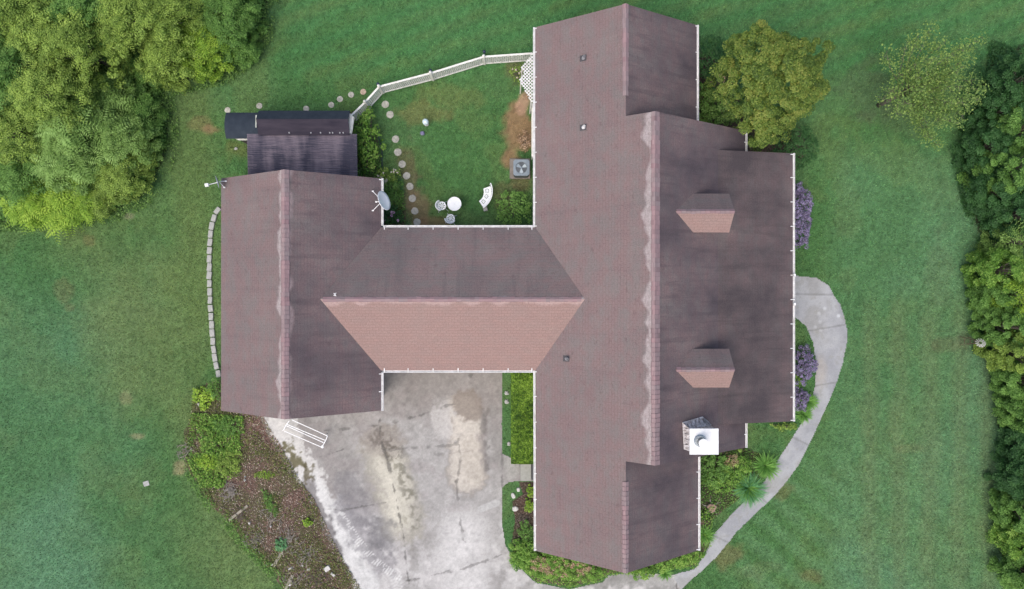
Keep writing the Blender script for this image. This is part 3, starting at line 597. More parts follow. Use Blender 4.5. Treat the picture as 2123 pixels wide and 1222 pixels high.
def corr(name, x0, x1, y0, y1, z0, z1, mat, par, amp=.012, pitch=.10):
    n = int((y1-y0)/pitch*4); mb = MB(); v = []; 
    for i in range(n+1):
        y = y0+(y1-y0)*i/n; z = z0+(z1-z0)*i/n+amp*math.sin(2*math.pi*(y-y0)/pitch); v += [(x0,y,z),(x1,y,z),(x0,y,z-.02),(x1,y,z-.02)]
    f = []
    for i in range(n): a = 4*i; f += [(a,a+1,a+5,a+4),(a+2,a+6,a+7,a+3),(a,a+4,a+6,a+2),(a+1,a+3,a+7,a+5)]
    f += [(0,2,3,1),(4*n,4*n+1,4*n+3,4*n+2)]
    return mb.add(v, f).build(name, mat, par)
loc(corr('lean_to_roof', ax0, ax1, aY0, ayN, 2.1, za, M['corr'], shed))
def barrel(name, xa, xb, ya, yb, zc, zt, mat, par, ext=0):
    n = 14; mb = MB(); v = []
    for x in (xa, xb):
        for i in range(n+1):
            t = i/n; y = ya+(yb-ya)*t; z = zc+(zt-zc)*(1-abs(2*t-1.)**2.2); v.append((x, y, z))
        for i in range(n+1):
            t = i/n; y = ya+(yb-ya)*t; z = zc+(zt-zc)*(1-abs(2*t-1.)**2.2)-.04; v.append((x, y, z))
    m_ = 2*(n+1); f = []
    for i in range(n): f += [(i,i+1,m_+i+1,m_+i),(n+1+i,m_+n+1+i,m_+n+2+i,n+2+i),(i,n+1+i,n+2+i,i+1),(m_+i,m_+i+1,m_+n+2+i,m_+n+1+i)]
    f += [(0,m_,m_+n+1,n+1),(n,n+n+1,m_+2*n+1,m_+n)]
    return loc(mb.add(v, f).build(name, mat, par, smooth=False))
zb = 2.45
bx0 = P(534,0,zb)[0]; bx1 = P(724,0,zb)[0]; byN = P(0,228,zb)[1]; byS = P(0,279,zb)[1]; wx0 = P(466,0,2.3)[0]; wyN = P(0,232,2.3)[1]; wyS = P(0,286,2.3)[1]
barrel('west_roof', wx0, bx0+.05, wyS, wyN, 2.14, 2.34, M['shedblue'], shed)
# main strip: blue-black north half, brown south half
ym = (byN*.5+byS*.5)+.1
loc(MB().add([(bx0,ym,2.66),(bx1,ym,2.66),(bx1,byN,2.3),(bx0,byN,2.3),(bx0,ym,2.6),(bx1,ym,2.6),(bx1,byN,2.24),(bx0,byN,2.24)], [(0,1,2,3),(7,6,5,4),(0,4,5,1),(2,6,7,3),(1,5,6,2),(0,3,7,4)]).build('north_roof_slope', M['shedblue'], shed))
loc(MB().add([(bx0,byS,2.36),(bx1,byS,2.36),(bx1,ym-.004,2.655),(bx0,ym-.004,2.655),(bx0,byS,2.3),(bx1,byS,2.3),(bx1,ym-.004,2.6),(bx0,ym-.004,2.6)], [(0,1,2,3),(7,6,5,4),(0,4,5,1),(2,6,7,3),(1,5,6,2),(0,3,7,4)]).build('south_roof_slope', M['shedroof'], shed))
loc(MB().bar((bx0-.03,byN-.28,2.52),(bx0-.03,byS+.3,2.56),.06,.06).build('ridge_batten', mat_noise('pale_batten', (.3,.32,.27), (.45,.46,.4), 8), shed))
mb = MB(); mb.box(ax0+.4, aY0+.5, 0, ax1-.5, ayN, 2.0); mb.box(bx0+.1, ayN+.01, 0, bx1-.5, byN-.3, 2.2); mb.box(wx0+.25, wyS+.15, 0, bx0-.05, wyN-.2, 2.0); loc(mb.build('wall', mat_noise('dark_shed_boards', (.04,.035,.035), (.07,.06,.055), 6), shed))
mb = MB()
for px_, in [(600,),(645,),(665,),(684,),(690,),(705,),(712,)]: x_, y_, _ = P(px_, 276, 2.4); mb.box(x_-.03, y_-.03, 2.30, x_+.03, y_+.03, 2.45); loc(mb.build('roof_fastener', M['lead'], shed)); mb = MB()
# white end boards of the shed
mb = MB(); pa = [P(723,234,2.3), P(733,243,2.2), P(728,278,2.2), P(723,278,2.3)]
mb.add(pa+[(x+.03,y,z-.05) for x, y, z in pa], [(0,1,2,3),(7,6,5,4),(0,4,5,1),(1,5,6,2),(2,6,7,3),(3,7,4,0)]); mb.bar(P(727,240,2.32), P(726,276,2.32), .03); loc(mb.build('white_end_panel', M['fence'], shed))
mb = MB(); pa = [P(480,284,2.0), P(514,284,2.0), P(514,291,1.7), P(494,291,1.7)]
mb.add(pa+[(x,y,z-.06) for x, y, z in pa], [(0,3,2,1),(4,5,6,7),(0,1,5,4),(1,2,6,5),(2,3,7,6),(3,0,4,7)]); loc(mb.build('white_side_panel', M['fence'], shed))

# ------------------------------------------------------------------ foliage tools
def leaf_quads(cen, nrm, size, tone, aspect=.62):
    n = len(cen); r = rng.normal(size=(n, 3)); t = np.cross(nrm, r); t /= np.linalg.norm(t, axis=1)[:, None]+1e-9; b = np.cross(nrm, t)
    s = size[:, None]; lift = nrm*s*.12
    V = np.stack([cen-t*s*.5, cen+b*s*aspect*.5+lift, cen+t*s*.5, cen-b*s*aspect*.5+lift], 1).reshape(-1, 3)
    return V, np.arange(4*n).reshape(n, 4), np.repeat(tone, 4)
class Leaves:
    def __init__(s): s.V = []; s.F = []; s.T = []; s.n = 0
    def add(s, V, Fc, T): s.V.append(V); s.F.append(Fc+s.n); s.T.append(T); s.n += len(V)
    def clump(s, c, r, n, size, tone, spread=.24, up=1.1, flat=.7, shell=.3, aspect=.62):
        c = np.array(c); d = rng.normal(size=(n, 3)); d /= np.linalg.norm(d, axis=1)[:, None]; d[:, 2] = np.abs(d[:, 2])*1.0-.25*rng.random(n)
        rr = r*(shell+(1-shell)*rng.random(n)**.5); p = c+d*rr[:, None]*np.array([1, 1, flat]); nm = d*.7+np.array([0,0,up])+rng.normal(size=(n, 3))*.45; nm /= np.linalg.norm(nm, axis=1)[:, None]
        s.add(*leaf_quads(p, nm, size*rng.uniform(.6, 1.25, n), np.clip(tone+rng.normal(size=n)*spread, 0, 1), aspect))
    def frond(s, base, yaw, L, drop, nl, lsize, tone, rise=.25):
        t = np.linspace(.12, 1, nl); u = np.array([math.cos(yaw), math.sin(yaw), 0]); v = np.array([-math.sin(yaw), math.cos(yaw), 0])
        p = np.array(base)+u*L*t[:, None]+np.array([0,0,1])*(rise*L*t-drop*L*t**2)[:, None]
        ls = lsize*(1.1-.55*np.abs(2*t-.9)); V = []; 
        for sg in (-1, 1):
            dv = (v*sg*.93+u*.36); tip = p+dv*ls[:, None]-np.array([0,0,.12])*ls[:, None]; mid1 = p+dv*ls[:, None]*.45+u*.14*ls[:, None]; mid2 = p+dv*ls[:, None]*.45-u*.14*ls[:, None]
            V.append(np.stack([p, mid2, tip, mid1] if sg > 0 else [p, mid1, tip, mid2], 1).reshape(-1, 3))
        V = np.concatenate(V); n = 2*nl; s.add(V, np.arange(4*n).reshape(n, 4), np.repeat(np.clip(tone+rng.normal(size=n)*.1, 0, 1), 4))
    def blade(s, base, yaw, L, wd, arch, tone, k=4):
        t = np.linspace(0, 1, k+1); u = np.array([math.cos(yaw), math.sin(yaw), 0]); v = np.array([-math.sin(yaw), math.cos(yaw), 0])
        p = np.array(base)+u*(L*arch*t**1.3)[:, None]+np.array([0,0,1])*(L*(1.15-.3*arch)*(t-.72*arch*t**2))[:, None]; ww = wd*(1-t**2)+.003
        V = np.stack([p-v*ww[:, None]/2, p+v*ww[:, None]/2], 1).reshape(-1, 3); Fc = np.array([(2*i,2*i+1,2*i+3,2*i+2) for i in range(k)])
        s.add(V, Fc, np.full(len(V), np.clip(tone+.15*rng.normal(), 0, 1)))
    def build(s, name, mat, parent=None):
        return npmesh(name, np.concatenate(s.V), np.concatenate(s.F), mat, parent, {'tone': np.concatenate(s.T)})
LB = 1.45
LM = {
 'maple': mat_leaf('maple_leaf', [(.035,.065,.012),(.07,.115,.02),(.115,.165,.03),(.18,.2,.045)]),
 'olive': mat_leaf('olive_leaf', [(.07,.115,.018),(.135,.205,.038),(.25,.34,.07)]),
 'green': mat_leaf('green_leaf', [(.045,.1,.02),(.08,.165,.033),(.14,.25,.06)]),
 'bright': mat_leaf('bright_leaf', [(.06,.12,.012),(.14,.24,.025),(.26,.36,.05)]),
 'dark': mat_leaf('dark_leaf', [(.018,.055,.017),(.03,.085,.024),(.05,.12,.036)]),
 'grey': mat_leaf('greygreen_leaf', [(.065,.12,.026),(.115,.195,.045),(.2,.31,.09)]),
 'purple': mat_leaf('purple_leaf', [(.045,.034,.058),(.105,.085,.145),(.2,.175,.275)], .1),
 'yellow': mat_leaf('yellow_sparse_leaf', [(.06,.115,.03),(.11,.175,.045),(.21,.28,.07)]),
 'hedge': mat_leaf('hedge_leaf', [(.02,.05,.006),(.09,.17,.015),(.22,.33,.05)]),
 'brown': mat_leaf('brown_leaf', [(.1,.06,.03),(.2,.13,.08),(.34,.25,.17)], .05),
 'azalea': mat_leaf('azalea_leaf', [(.035,.09,.012),(.1,.2,.03),(.22,.32,.07)]),
 'blade': mat_leaf('long_blade', [(.05,.14,.03),(.11,.23,.05),(.22,.36,.1)]),
 'bluegreen': mat_leaf('bluegreen_leaf', [(.04,.12,.05),(.09,.22,.09),(.19,.34,.17)]),
 'fringe': mat_leaf('fringe_leaf', [(.05,.1,.025),(.085,.16,.04),(.14,.23,.06)]),
 'weed': mat_leaf('weed_leaf', [(.045,.065,.018),(.085,.105,.03),(.17,.18,.06)]),
 'flower': mat_leaf('petal', [(.75,.72,.6),(.75,.6,.55),(.7,.25,.4)], .2),
}
TV = [.2]
def tree(name, px, py, rpx, ztop, sp, label, cat='tree', group=None, lsize=.13, dens=1., sub=.3, zlow=None, bark='bark', fronds=False, flat=.75, skirt=0, rag=.14, mult=1.):
    """crown whose widest ring projects to rpx in the photo; trunk and limbs below"""
    zc = ztop*.68; x, y, _ = P(px, py, zc); r = rpx*(H-zc)/F; ph = rng.uniform(0, 6, 3); t = empty(name, (x, y, 0), label, cat, group)
    hz = max(ztop-zc, r*.5*flat); L = Leaves(); nsub = int(max(6, 22*(r/1.0)**2/(sub/.3)**1.7*.75*mult)); tips = []
    zl = 0
    for k in range(nsub):
        th = rng.uniform(0, 2*np.pi); u = math.sqrt((k+.5)/nsub); rr = r*(1-rag*rng.random())*u*(1+.13*math.sin(3*th+ph[0])+.1*math.sin(5*th+ph[1])+.08*math.sin(9*th+ph[2]))
        h = hz*math.sqrt(max(0, 1-(u*.97)**2))*rng.uniform(.8-rag, 1.08) - (.35*hz if u > .85 else 0)*rng.random()
        c = (rr*math.cos(th), rr*math.sin(th), zc+h-sub*.6); tips.append(c); tn = float(np.clip(.5+TV[0]*rng.normal(), .05, .95)); cr = sub*rng.uniform(.75, 1.35)
        if fronds:
            L.clump(c, cr*1.3, int((60 if fronds == 2 else 30)*dens), lsize*.9, tn*.75, .3)
            if fronds == 1 and k % 2: continue
            nf = 6 if fronds == 1 else 4; fl = (.55, 1.0) if fronds == 1 else (.3, .6)
            for q in range(nf): L.frond((c[0]+rng.normal()*.1, c[1]+rng.normal()*.1, c[2]+.1+.15*rng.random()), q*2*np.pi/nf+rng.uniform(-.8, .8), rng.uniform(*fl), rng.uniform(.25, .7), 7 if fronds == 1 else 5, lsize*(1.9 if fronds == 1 else 1.15), min(1, tn+rng.uniform(0, .35)), rng.uniform(.1, .45))
        else: L.clump(c, cr, int(95*dens*(cr/.3)**2*(.13/lsize)**2), lsize, tn)
    for k in range(skirt):
        th = rng.uniform(0, 2*np.pi); zz = rng.uniform(.15, zc); q = r*rng.uniform(.75, 1.05); tn = float(np.clip(.4+.2*rng.normal(), .05, .95))
        if fronds and k % 2: L.frond((q*.8*math.cos(th), q*.8*math.sin(th), zz), th, rng.uniform(.4, .7), .6, 8, lsize*1.5, tn)
        else: L.clump((q*math.cos(th), q*math.sin(th), zz), sub*rng.uniform(.9, 1.5), int(70*dens*(.13/lsize)**2), lsize, tn)
    n2 = int(60*r*r*dens)   # inner leaves keep the crown from being hollow
    d = rng.normal(size=(n2, 3)); d /= np.linalg.norm(d, axis=1)[:, None]; p = d*(rng.random(n2)**.4*.8)[:, None]*np.array([r, r, hz])+np.array([0, 0, zc-.2]); p[:, 2] = np.maximum(p[:, 2], .15)
    L.add(*leaf_quads(p, np.tile([0.,0.,1.], (n2, 1))+rng.normal(size=(n2, 3))*.4, np.full(n2, lsize*1.3), np.clip(rng.normal(size=n2)*.2+.35, 0, 1)))
    L.build('crown', LM[sp], t)
    mb = MB(); mb.tube([(0,0,-.05),(.03*r,.02*r,zc*.35),(0,.03*r,zc*.8),(0,0,zc+hz*.3)], [.05+.04*r,.04+.03*r,.02+.015*r,.015], 8)
    for c in tips[::max(1, len(tips)//14)]:
        m_ = (c[0]*.4, c[1]*.4, zc*.55+c[2]*.2); mb.tube([(0,0,zc*.3), m_, c], [.02+.01*r, .012+.006*r, .006], 5)
    mb.build('trunk', M[bark], t, smooth=True)
    return t
def shrub(name, px, py, rx, ry, ztop, sp, label, cat='shrub', group=None, lsize=.08, dens=1., sub=.16, rot=0., tone=.5, extra=None, z0=.0, spread=.2):
    zc = ztop*.6; x, y, _ = P(px, py, zc); s = (H-zc)/F; A, B = rx*s, ry*s; t = empty(name, (x, y, z0), label, cat, group); L = Leaves()
    nsub = int(max(5, 1.5*A*B/(sub*sub))); ca, sa = math.cos(rot), math.sin(rot); tips = []
    for k in range(nsub):
        th = k*2.39996+rng.uniform(-.3, .3); u = math.sqrt((k+.5)/nsub); q = u*(1+.1*math.sin(4*th+px)+.07*rng.normal()); ux, uy = A*q*math.cos(th), B*q*math.sin(th)
        h = ztop*(.35+.62*math.sqrt(max(0, 1-u*u)))*rng.uniform(.85, 1.1)-sub*.5; c = (ux*ca-uy*sa, ux*sa+uy*ca, max(.05, h)); tips.append(c)
        L.clump(c, sub*rng.uniform(.8, 1.3), int(38*dens*(sub/.16)**2*(.08/lsize)**2)+3, lsize, float(np.clip(tone+.16*rng.normal(), 0, 1)), spread)
    n2 = int(90*A*B*dens/(lsize/.08)**2*1.3)+20; a_ = rng.uniform(0, 2*np.pi, n2); u_ = np.sqrt(rng.random(n2)); p = np.stack([A*u_*np.cos(a_), B*u_*np.sin(a_), ztop*.45*rng.random(n2)+.03], 1)
    p = np.stack([p[:,0]*ca-p[:,1]*sa, p[:,0]*sa+p[:,1]*ca, p[:,2]], 1)
    L.add(*leaf_quads(p, np.tile([0.,0.,1.], (n2, 1))+rng.normal(size=(n2, 3))*.4, np.full(n2, lsize*1.4), np.clip(rng.normal(size=n2)*.2+.35, 0, 1)))
    L.build('foliage', LM[sp], t)
    mb = MB()
    for c in tips[::max(1, len(tips)//8)]: mb.tube([(c[0]*.1, c[1]*.1, -.02), (c[0]*.6, c[1]*.6, c[2]*.6), c], [.02, .014, .006], 5)
    mb.build('stem', M['bark'], t)
    if extra: extra(t, tips)
    return t
def blooms(n, size, tone, name='blossom'):
    def f(t, tips):
        L = Leaves()
        for k in range(n):
            c = tips[rng.integers(len(tips))]; L.clump((c[0]+rng.normal()*.06, c[1]+rng.normal()*.06, c[2]+.16), size, 9, size*1.2, tone, .08)
        L.build(name, LM['flower'], t)
    return f

# ------------------------------------------------------------------ trees
tree('maple_tree', 1598, 168, 112, 6.0, 'maple', 'rounded golden green maple with dense lumpy crown by the house corner', lsize=.095, dens=1.25, sub=.25, rag=.16, skirt=70, mult=2.2)
# sparse tree with see-through crown
def sparse():
    zc = 4.2; x, y, _ = P(1925, 165, zc); t = empty('sparse_tree', (x, y, 0), 'thin see-through yellow green tree on the lawn with bare twigs showing', 'tree')
    L = Leaves(); mb = MB(); mb.tube([(0,0,-.05),(.05,0,1.2),(.02,.05,2.4),(0,.05,3.2)], [.13,.1,.08,.05], 8); fan = []
    for (px, py) in [(1838,110),(1850,190),(1830,205),(1880,90),(1905,75),(1930,62),(1960,85),(2000,95),(2035,78),(2010,120),(2025,165),(2045,185),(2030,205),(1995,240),(1985,255),(1975,215),(1950,250),(1925,285),(1910,265),(1940,300),(1900,240),(1880,215),(1870,155),(1900,130),(1940,120),(1975,150),(1990,180),(1945,190),(1910,190),(1860,235),(1960,170),(1995,140),(1920,225),(1965,235),(1945,160),(1905,160),(2005,215),(1975,110)]:
        zt = rng.uniform(3.6, 5.0); ex, ey, ez = P(px, py, zt); e = np.array([ex-x, ey-y, ez]); m1 = e*np.array([.35,.35,.0])+np.array([0,0,2.6+rng.random()*.6]); m2 = (e+m1)/2+rng.normal(size=3)*.08
        mb.tube([(0,0,1.8+rng.random()), tuple(m1), tuple(m2), tuple(e)], [.022,.015,.009,.004], 5)
        pts = [m1+(m2-m1)*s for s in (.3,.8)]+[m2+(e-m2)*s for s in (.2,.4,.6,.8,1.)]
        w_ = .6 if px < 1885 else 1.1
        for q in pts:
            for _ in range(3):
                o = q+rng.normal(size=3)*np.array([.14,.14,.1]); mb.tube([tuple(q), tuple(o)], [.008,.004], 3)
                n = int(rng.integers(10, 22)*w_); p = o+rng.normal(size=(n, 3))*np.array([.13,.13,.09]); L.add(*leaf_quads(p, np.tile([0.,0.,1.], (n, 1))+rng.normal(size=(n, 3))*.5, rng.uniform(.05, .1, n), np.clip(.5+.25*rng.normal(size=n)+.0, 0, 1)))
    L.build('crown', LM['yellow'], t); mb.build('trunk', M['bark'], t, smooth=True)
sparse()
# woodland at upper left
G1 = 'trees of the woodland edge at the upper left'
W = [(50,40,95,8.5,'olive',.14,'olive green broadleaf tree filling the photo\'s top left corner',0),
 (165,15,85,8.,'green',.13,'mid green tree on the top edge right of the corner tree',0),
 (150,95,80,8.2,'olive',.12,'yellow olive tree just below the top edge of the wood',0),
 (270,40,85,7.2,'olive',.12,'olive tree at the top edge above the dark hollow',0),
 (365,20,70,6.,'olive',.11,'bushy olive tree between the hollow and the lime green tree',0),
 (465,25,75,4.4,'green',.11,'green tree at the right end of the wood on the top edge',0),
 (425,92,58,3.8,'bright',.10,'lime green bushy tree at the wood\'s right tip',0),
 (500,85,42,2.6,'green',.09,'low soft green tree between the lime tree and the mown lawn',0),
 (345,105,62,4.8,'olive',.11,'olive tree left of the lime green tree',0),
 (20,150,85,8.,'green',.12,'green tree on the left edge under the corner tree',0),
 (105,200,82,7.6,'olive',.12,'large olive tree beside the dark hollow on its left',0),
 (20,270,70,6.8,'olive',.12,'olive tree at the left edge half way down the wood',0),
 (265,205,48,3.4,'grey',.11,'feathery grey green tree below the dark hollow',1),
 (195,275,72,5.6,'grey',.12,'pale grey green tree with long feathery leaves in the wood',1),
 (130,330,60,4.8,'grey',.12,'feathery tree left of the dark gap near the wood\'s lower edge',1),
 (285,290,58,4.2,'grey',.11,'grey green tree nearest the shed at the wood\'s right bulge',0),
 (275,355,58,3.2,'olive',.10,'low yellow olive tree at the wood\'s lower right bulge',0),
 (215,345,50,3.8,'grey',.11,'grey green bushy tree above the lime sapling',0),
 (40,350,70,4.4,'green',.11,'dark mid green tree at the left edge near the wood\'s foot',0),
 (225,405,42,2.0,'olive',.09,'low olive bush tree at the wood\'s foot right of the lime sapling',0),
 (60,415,52,2.4,'bright',.12,'feathery sumac at the wood\'s foot by the left edge',1),
 (125,425,45,2.2,'bright',.12,'feathery bright green sumac second from the left at the wood\'s foot',1),
 (175,415,30,2.0,'bright',.12,'star shaped lime sumac at the wood\'s foot',1),
 (166,380,16,3.2,'bright',.11,'small lime green sapling standing out near the wood\'s foot',0),
 (330,150,36,2.4,'green',.10,'low green tree on the wood\'s edge facing the shed',0),
 (325,235,36,2.6,'green',.10,'green bush tree between the feathery trees and the lawn',0),
 (320,320,30,2.,'olive',.09,'small yellowish bush tree at the outermost bulge of the wood',0)]
for (px, py, r, zt, sp, ls, lab, fr) in W: tree('woodland_tree', px-(38 if px > 180 and py > 120 else 14 if px > 380 else 0), py, r, zt*.62, sp, lab, 'tree', G1, ls, 1.1, .21, fronds=(1 if fr else 2), skirt=int(30+zt*14), rag=.45)
def undergrowth(name, poly, n, sp, label, zmax=.9, ls=.12):
    pa = np.array(poly); x0, y0 = pa.min(0); x1, y1 = pa.max(0); x0 = max(x0, -28); x1 = min(x1, 28); y0 = max(y0, -16.5); y1 = min(y1, 16.5)
    x, y = pts_in(n*3, x0, x1, y0, y1); k = inpoly(x, y, poly); x, y = x[k][:n], y[k][:n]; n = len(x); z = zmax*fbm(x, y, .8, 91, 3)*rng.uniform(.3, 1.1, n)
    V, Fc, T_ = leaf_quads(np.stack([x, y, z], 1), np.tile([0.,0.,1.], (n, 1))+rng.normal(size=(n, 3))*.4, rng.uniform(.6, 1.3, n)*ls, np.clip(fbm(x, y, 1.2, 93, 3)+.2*rng.normal(size=n), 0, 1))
    tag(npmesh(name, V, Fc, LM[sp], attrs={'tone': T_}), label, 'undergrowth', kind='stuff')
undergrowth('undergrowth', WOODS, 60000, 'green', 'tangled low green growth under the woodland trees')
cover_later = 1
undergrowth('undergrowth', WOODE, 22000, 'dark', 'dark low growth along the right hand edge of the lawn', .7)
G2 = 'shrubs and trees along the right edge of the lawn'
E_ = [(2100,165,60,4.5,'dark',.10,'dark green tree at the top of the right hand row'),
 (2068,225,50,3.6,'dark',.10,'dark bushy tree right of the see-through tree'),
 (2120,260,50,5,'green',.10,'mid green tree on the right edge below the topmost dark one'),
 (2040,300,48,3.,'dark',.10,'low dark tree bulging left into the lawn'),
 (2095,345,55,4.4,'green',.10,'green tree with soft pale tips in the right row\'s upper third'),
 (2055,390,46,3.,'dark',.09,'dark green bush tree above the round black bucket'),
 (2115,440,46,4.2,'dark',.10,'very dark tree on the right edge beside the bucket'),
 (2110,500,32,3.6,'grey',.12,'pale feathery grey green tree right of the bucket'),
 (2075,560,42,3.2,'azalea',.11,'yellow green feathery tree below the bucket'),
 (2112,615,40,3.6,'bright',.11,'bright yellow green tree on the right edge at mid height'),
 (2060,620,36,2.4,'green',.10,'green bush tree between the yellow one and the lawn'),
 (2085,680,44,3.,'green',.10,'mid green tree right of the white garden windmill'),
 (2118,735,44,3.6,'olive',.10,'olive tree on the right edge below the windmill'),
 (2095,790,40,2.8,'green',.10,'plain green tree first below the olive one'),
 (2110,860,44,3.2,'green',.10,'plain green tree second below the olive one'),
 (2100,930,40,2.6,'dark',.10,'dark green tree between two plain green ones low in the right row'),
 (2118,1000,46,3.4,'dark',.10,'dark tree with ragged crown above the bottom right group'),
 (2100,1070,42,2.8,'green',.10,'green tree third from the bottom of the right row'),
 (2098,1125,44,2.6,'azalea',.09,'lighter green tree second from the bottom of the right row'),
 (2110,1200,48,3.,'green',.10,'green tree in the bottom right corner')]
TV[0] = .1
for i, (px, py, r, zt, sp, ls, lab) in enumerate(E_): tree('border_tree', px+(30 if py < 450 else 16 if py < 740 else 40+rng.uniform(-8, 8)), py, r*.92, zt, sp, lab, 'tree', G2, ls*.8, 1.3, .22, fronds=(sp == 'grey' or (sp == 'bright' and py < 700)), skirt=90, rag=.3)

# ------------------------------------------------------------------ shrubs round the house
shrub('viburnum_bush', 1475, 130, 38, 60, 1.6, 'dark', 'dark green bush between the house\'s north wing and the golden maple', lsize=.1, sub=.2, dens=1.2)
shrub('feathery_bush', 1505, 215, 42, 44, 1.9, 'grey', 'pale feathery grey green bush tucked under the maple\'s left side', lsize=.1, sub=.2)
shrub('leafy_bush', 1470, 215, 30, 50, 1.1, 'green', 'low leafy green bush beside the gutter of the north wing', lsize=.09)
shrub('round_bush', 1655, 305, 44, 44, 1.7, 'dark', 'round dark green clipped bush below the golden maple', lsize=.07, sub=.14, dens=1.4, tone=.6)
shrub('red_leaf_bush', 1490, 168, 11, 9, 2.6, 'brown', 'small rusty red leaved bush at the maple\'s left rim', lsize=.1, sub=.12)
G3 = 'purple bushes along the porch gutter'
shrub('purple_bush', 1658, 447, 27, 68, .9, 'purple', 'long purple bush beside the upper half of the porch gutter', 'bush', G3, .065, 1.5, .1, spread=.3)
shrub('purple_bush', 1667, 757, 25, 37, .8, 'purple', 'round purple bush beside the concrete walk', 'bush', G3, .06, 1.4, .1, spread=.3)
shrub('purple_bush', 1659, 828, 18, 24, .6, 'purple', 'smallest purple bush in front of the arching lime grass', 'bush', G3, .06, 1.4, .09, spread=.3, tone=.4)
shrub('climbing_bush', 762, 292, 26, 62, 1.4, 'azalea', 'tall leafy green bush filling the bed beside the shed', lsize=.13, sub=.2, rot=0.)
shrub('rose_bush', 806, 362, 24, 14, .7, 'olive', 'thin rose bush with pale blooms above the garage corner', lsize=.08, extra=blooms(9, .05, .25))
shrub('low_bush', 815, 400, 20, 30, .5, 'green', 'low green bush right of the large white dish', lsize=.09)
shrub('flowering_bush', 812, 448, 22, 20, .7, 'dark', 'dark bush with pink blossom in the courtyard corner', lsize=.08, extra=blooms(6, .06, .9))
shrub('peony_bush', 1066, 432, 38, 36, .8, 'green', 'rounded green bush in the courtyard corner by the main roof', lsize=.11, sub=.17, tone=.7)
shrub('rose_bush', 1076, 152, 20, 16, .9, 'olive', 'sparse rose bush with pink and cream blooms by the white trellis', lsize=.07, dens=.5, extra=blooms(8, .05, .6))
shrub('dry_plant', 1088, 292, 14, 22, .5, 'brown', 'dry brown plant on the bare soil above the air conditioner', 'plant', lsize=.06, dens=.7)
# hedge beside the door
def hedge(name, pxs, pys, z, label, sp='hedge', ls=.05, n=15000):
    x0, y1, _ = P(pxs[0], pys[0], z); x1, y0, _ = P(pxs[1], pys[1], z); t = empty(name, ((x0+x1)/2, (y0+y1)/2, 0), label, 'hedge'); a, b = (x1-x0)/2, (y1-y0)/2
    u = rng.uniform(-1, 1, n); v = rng.uniform(-1, 1, n); q = np.clip(1-np.maximum(0, (np.maximum(np.abs(u)*1., np.abs(v)**3)-.8)/.2)**2*.25, .5, 1); X = u*a*(1+.03*np.sin(v*21)); Y = v*b; Z = z*q+.22*(fbm(X, Y, .2, 95, 3)-.5)+rng.normal(size=n)*.025
    nm = np.stack([u**5*.6, v**9*.4, np.ones(n)], 1)+rng.normal(size=(n, 3))*.45
    L = Leaves(); L.add(*leaf_quads(np.stack([X, Y, Z], 1), nm/np.linalg.norm(nm, axis=1)[:, None], ls*rng.uniform(.7, 1.4, n), np.clip(-.35+1.1*fbm(X, Y, .5, 97, 3)+.75*fbm(X, Y, .12, 98, 2)+rng.normal(size=n)*.25, 0, 1)))
    n = n//2; s = rng.integers(0, 4, n); w1 = rng.uniform(-1, 1, n); X = np.where(s == 0, -a, np.where(s == 1, a, w1*a)); Y = np.where(s == 2, -b, np.where(s == 3, b, w1*b)); Z = rng.uniform(.03, .95, n)*z
    nm = np.stack([np.where(s == 0, -1., np.where(s == 1, 1., 0)), np.where(s == 2, -1., np.where(s == 3, 1., 0)), np.full(n, .4)], 1)+rng.normal(size=(n, 3))*.4
    L.add(*leaf_quads(np.stack([X, Y, Z], 1), nm/np.linalg.norm(nm, axis=1)[:, None], ls*rng.uniform(.7, 1.4, n), np.clip(.5+rng.normal(size=n)*.2, 0, 1))); L.build('foliage', LM[sp], t)
    mb = MB(); [MB().tube([(0, yy, -.02), (rng.normal()*.05, yy+.05, z*.5), (rng.normal()*.1, yy, z*.85)], [.03,.02,.01], 5).build('stem', M['bark'], t) for yy in np.linspace(-b*.8, b*.8, 7)]
hedge('hedge', (1060,1112), (772,963), .85, 'clipped yellow green hedge along the wall beside the driveway')
# azaleas at the south gable
def mixed(px, py, rx, ry, z, label, rot=0, brown=True):
    t = shrub('azalea_bush', px, py, rx, ry, z, 'azalea', label, 'bush', None, .075, 1.3, .13, rot, .55)
    if brown:
        L = Leaves(); A, B = rx*.0243*.7, ry*.0243*.55
        for k in range(110):
            th = rng.uniform(0, 6.28); u = math.sqrt(rng.random()); x_, y_ = A*u*math.cos(th), B*u*math.sin(th); ca, sa = math.cos(rot), math.sin(rot)
            L.clump((x_*ca-y_*sa, x_*sa+y_*ca, z*.86), .1, 14, .06, .5, .3)
        L.build('dead_foliage', LM['brown'], t)
mixed(1160, 1172, 92, 34, .9, 'large azalea with brown dead patches under the south gable', -.12)
mixed(1085, 1150, 30, 32, .7, 'green azalea at the left corner of the south gable', 0, False)
mixed(1405, 1160, 58, 20, .8, 'green azalea beside the walk under the south gable', .28, False)
mixed(1335, 1187, 34, 14, .6, 'small azalea at the peak of the south gable', .15, False)
shrub('garden_shrub', 1480, 975, 36, 38, .9, 'green', 'leafy green shrub just below the chimney', lsize=.09, sub=.15, tone=.7)
shrub('garden_shrub', 1530, 965, 30, 24, .8, 'azalea', 'brighter green shrub right of the one below the chimney', lsize=.08, sub=.14)
shrub('garden_shrub', 1497, 998, 38, 24, .7, 'azalea', 'light green shrub above the tree stump', lsize=.08, sub=.14)
shrub('twiggy_shrub', 1517, 955, 14, 14, .9, 'brown', 'half dead twiggy shrub under the chimney roof edge', lsize=.05, dens=.6)
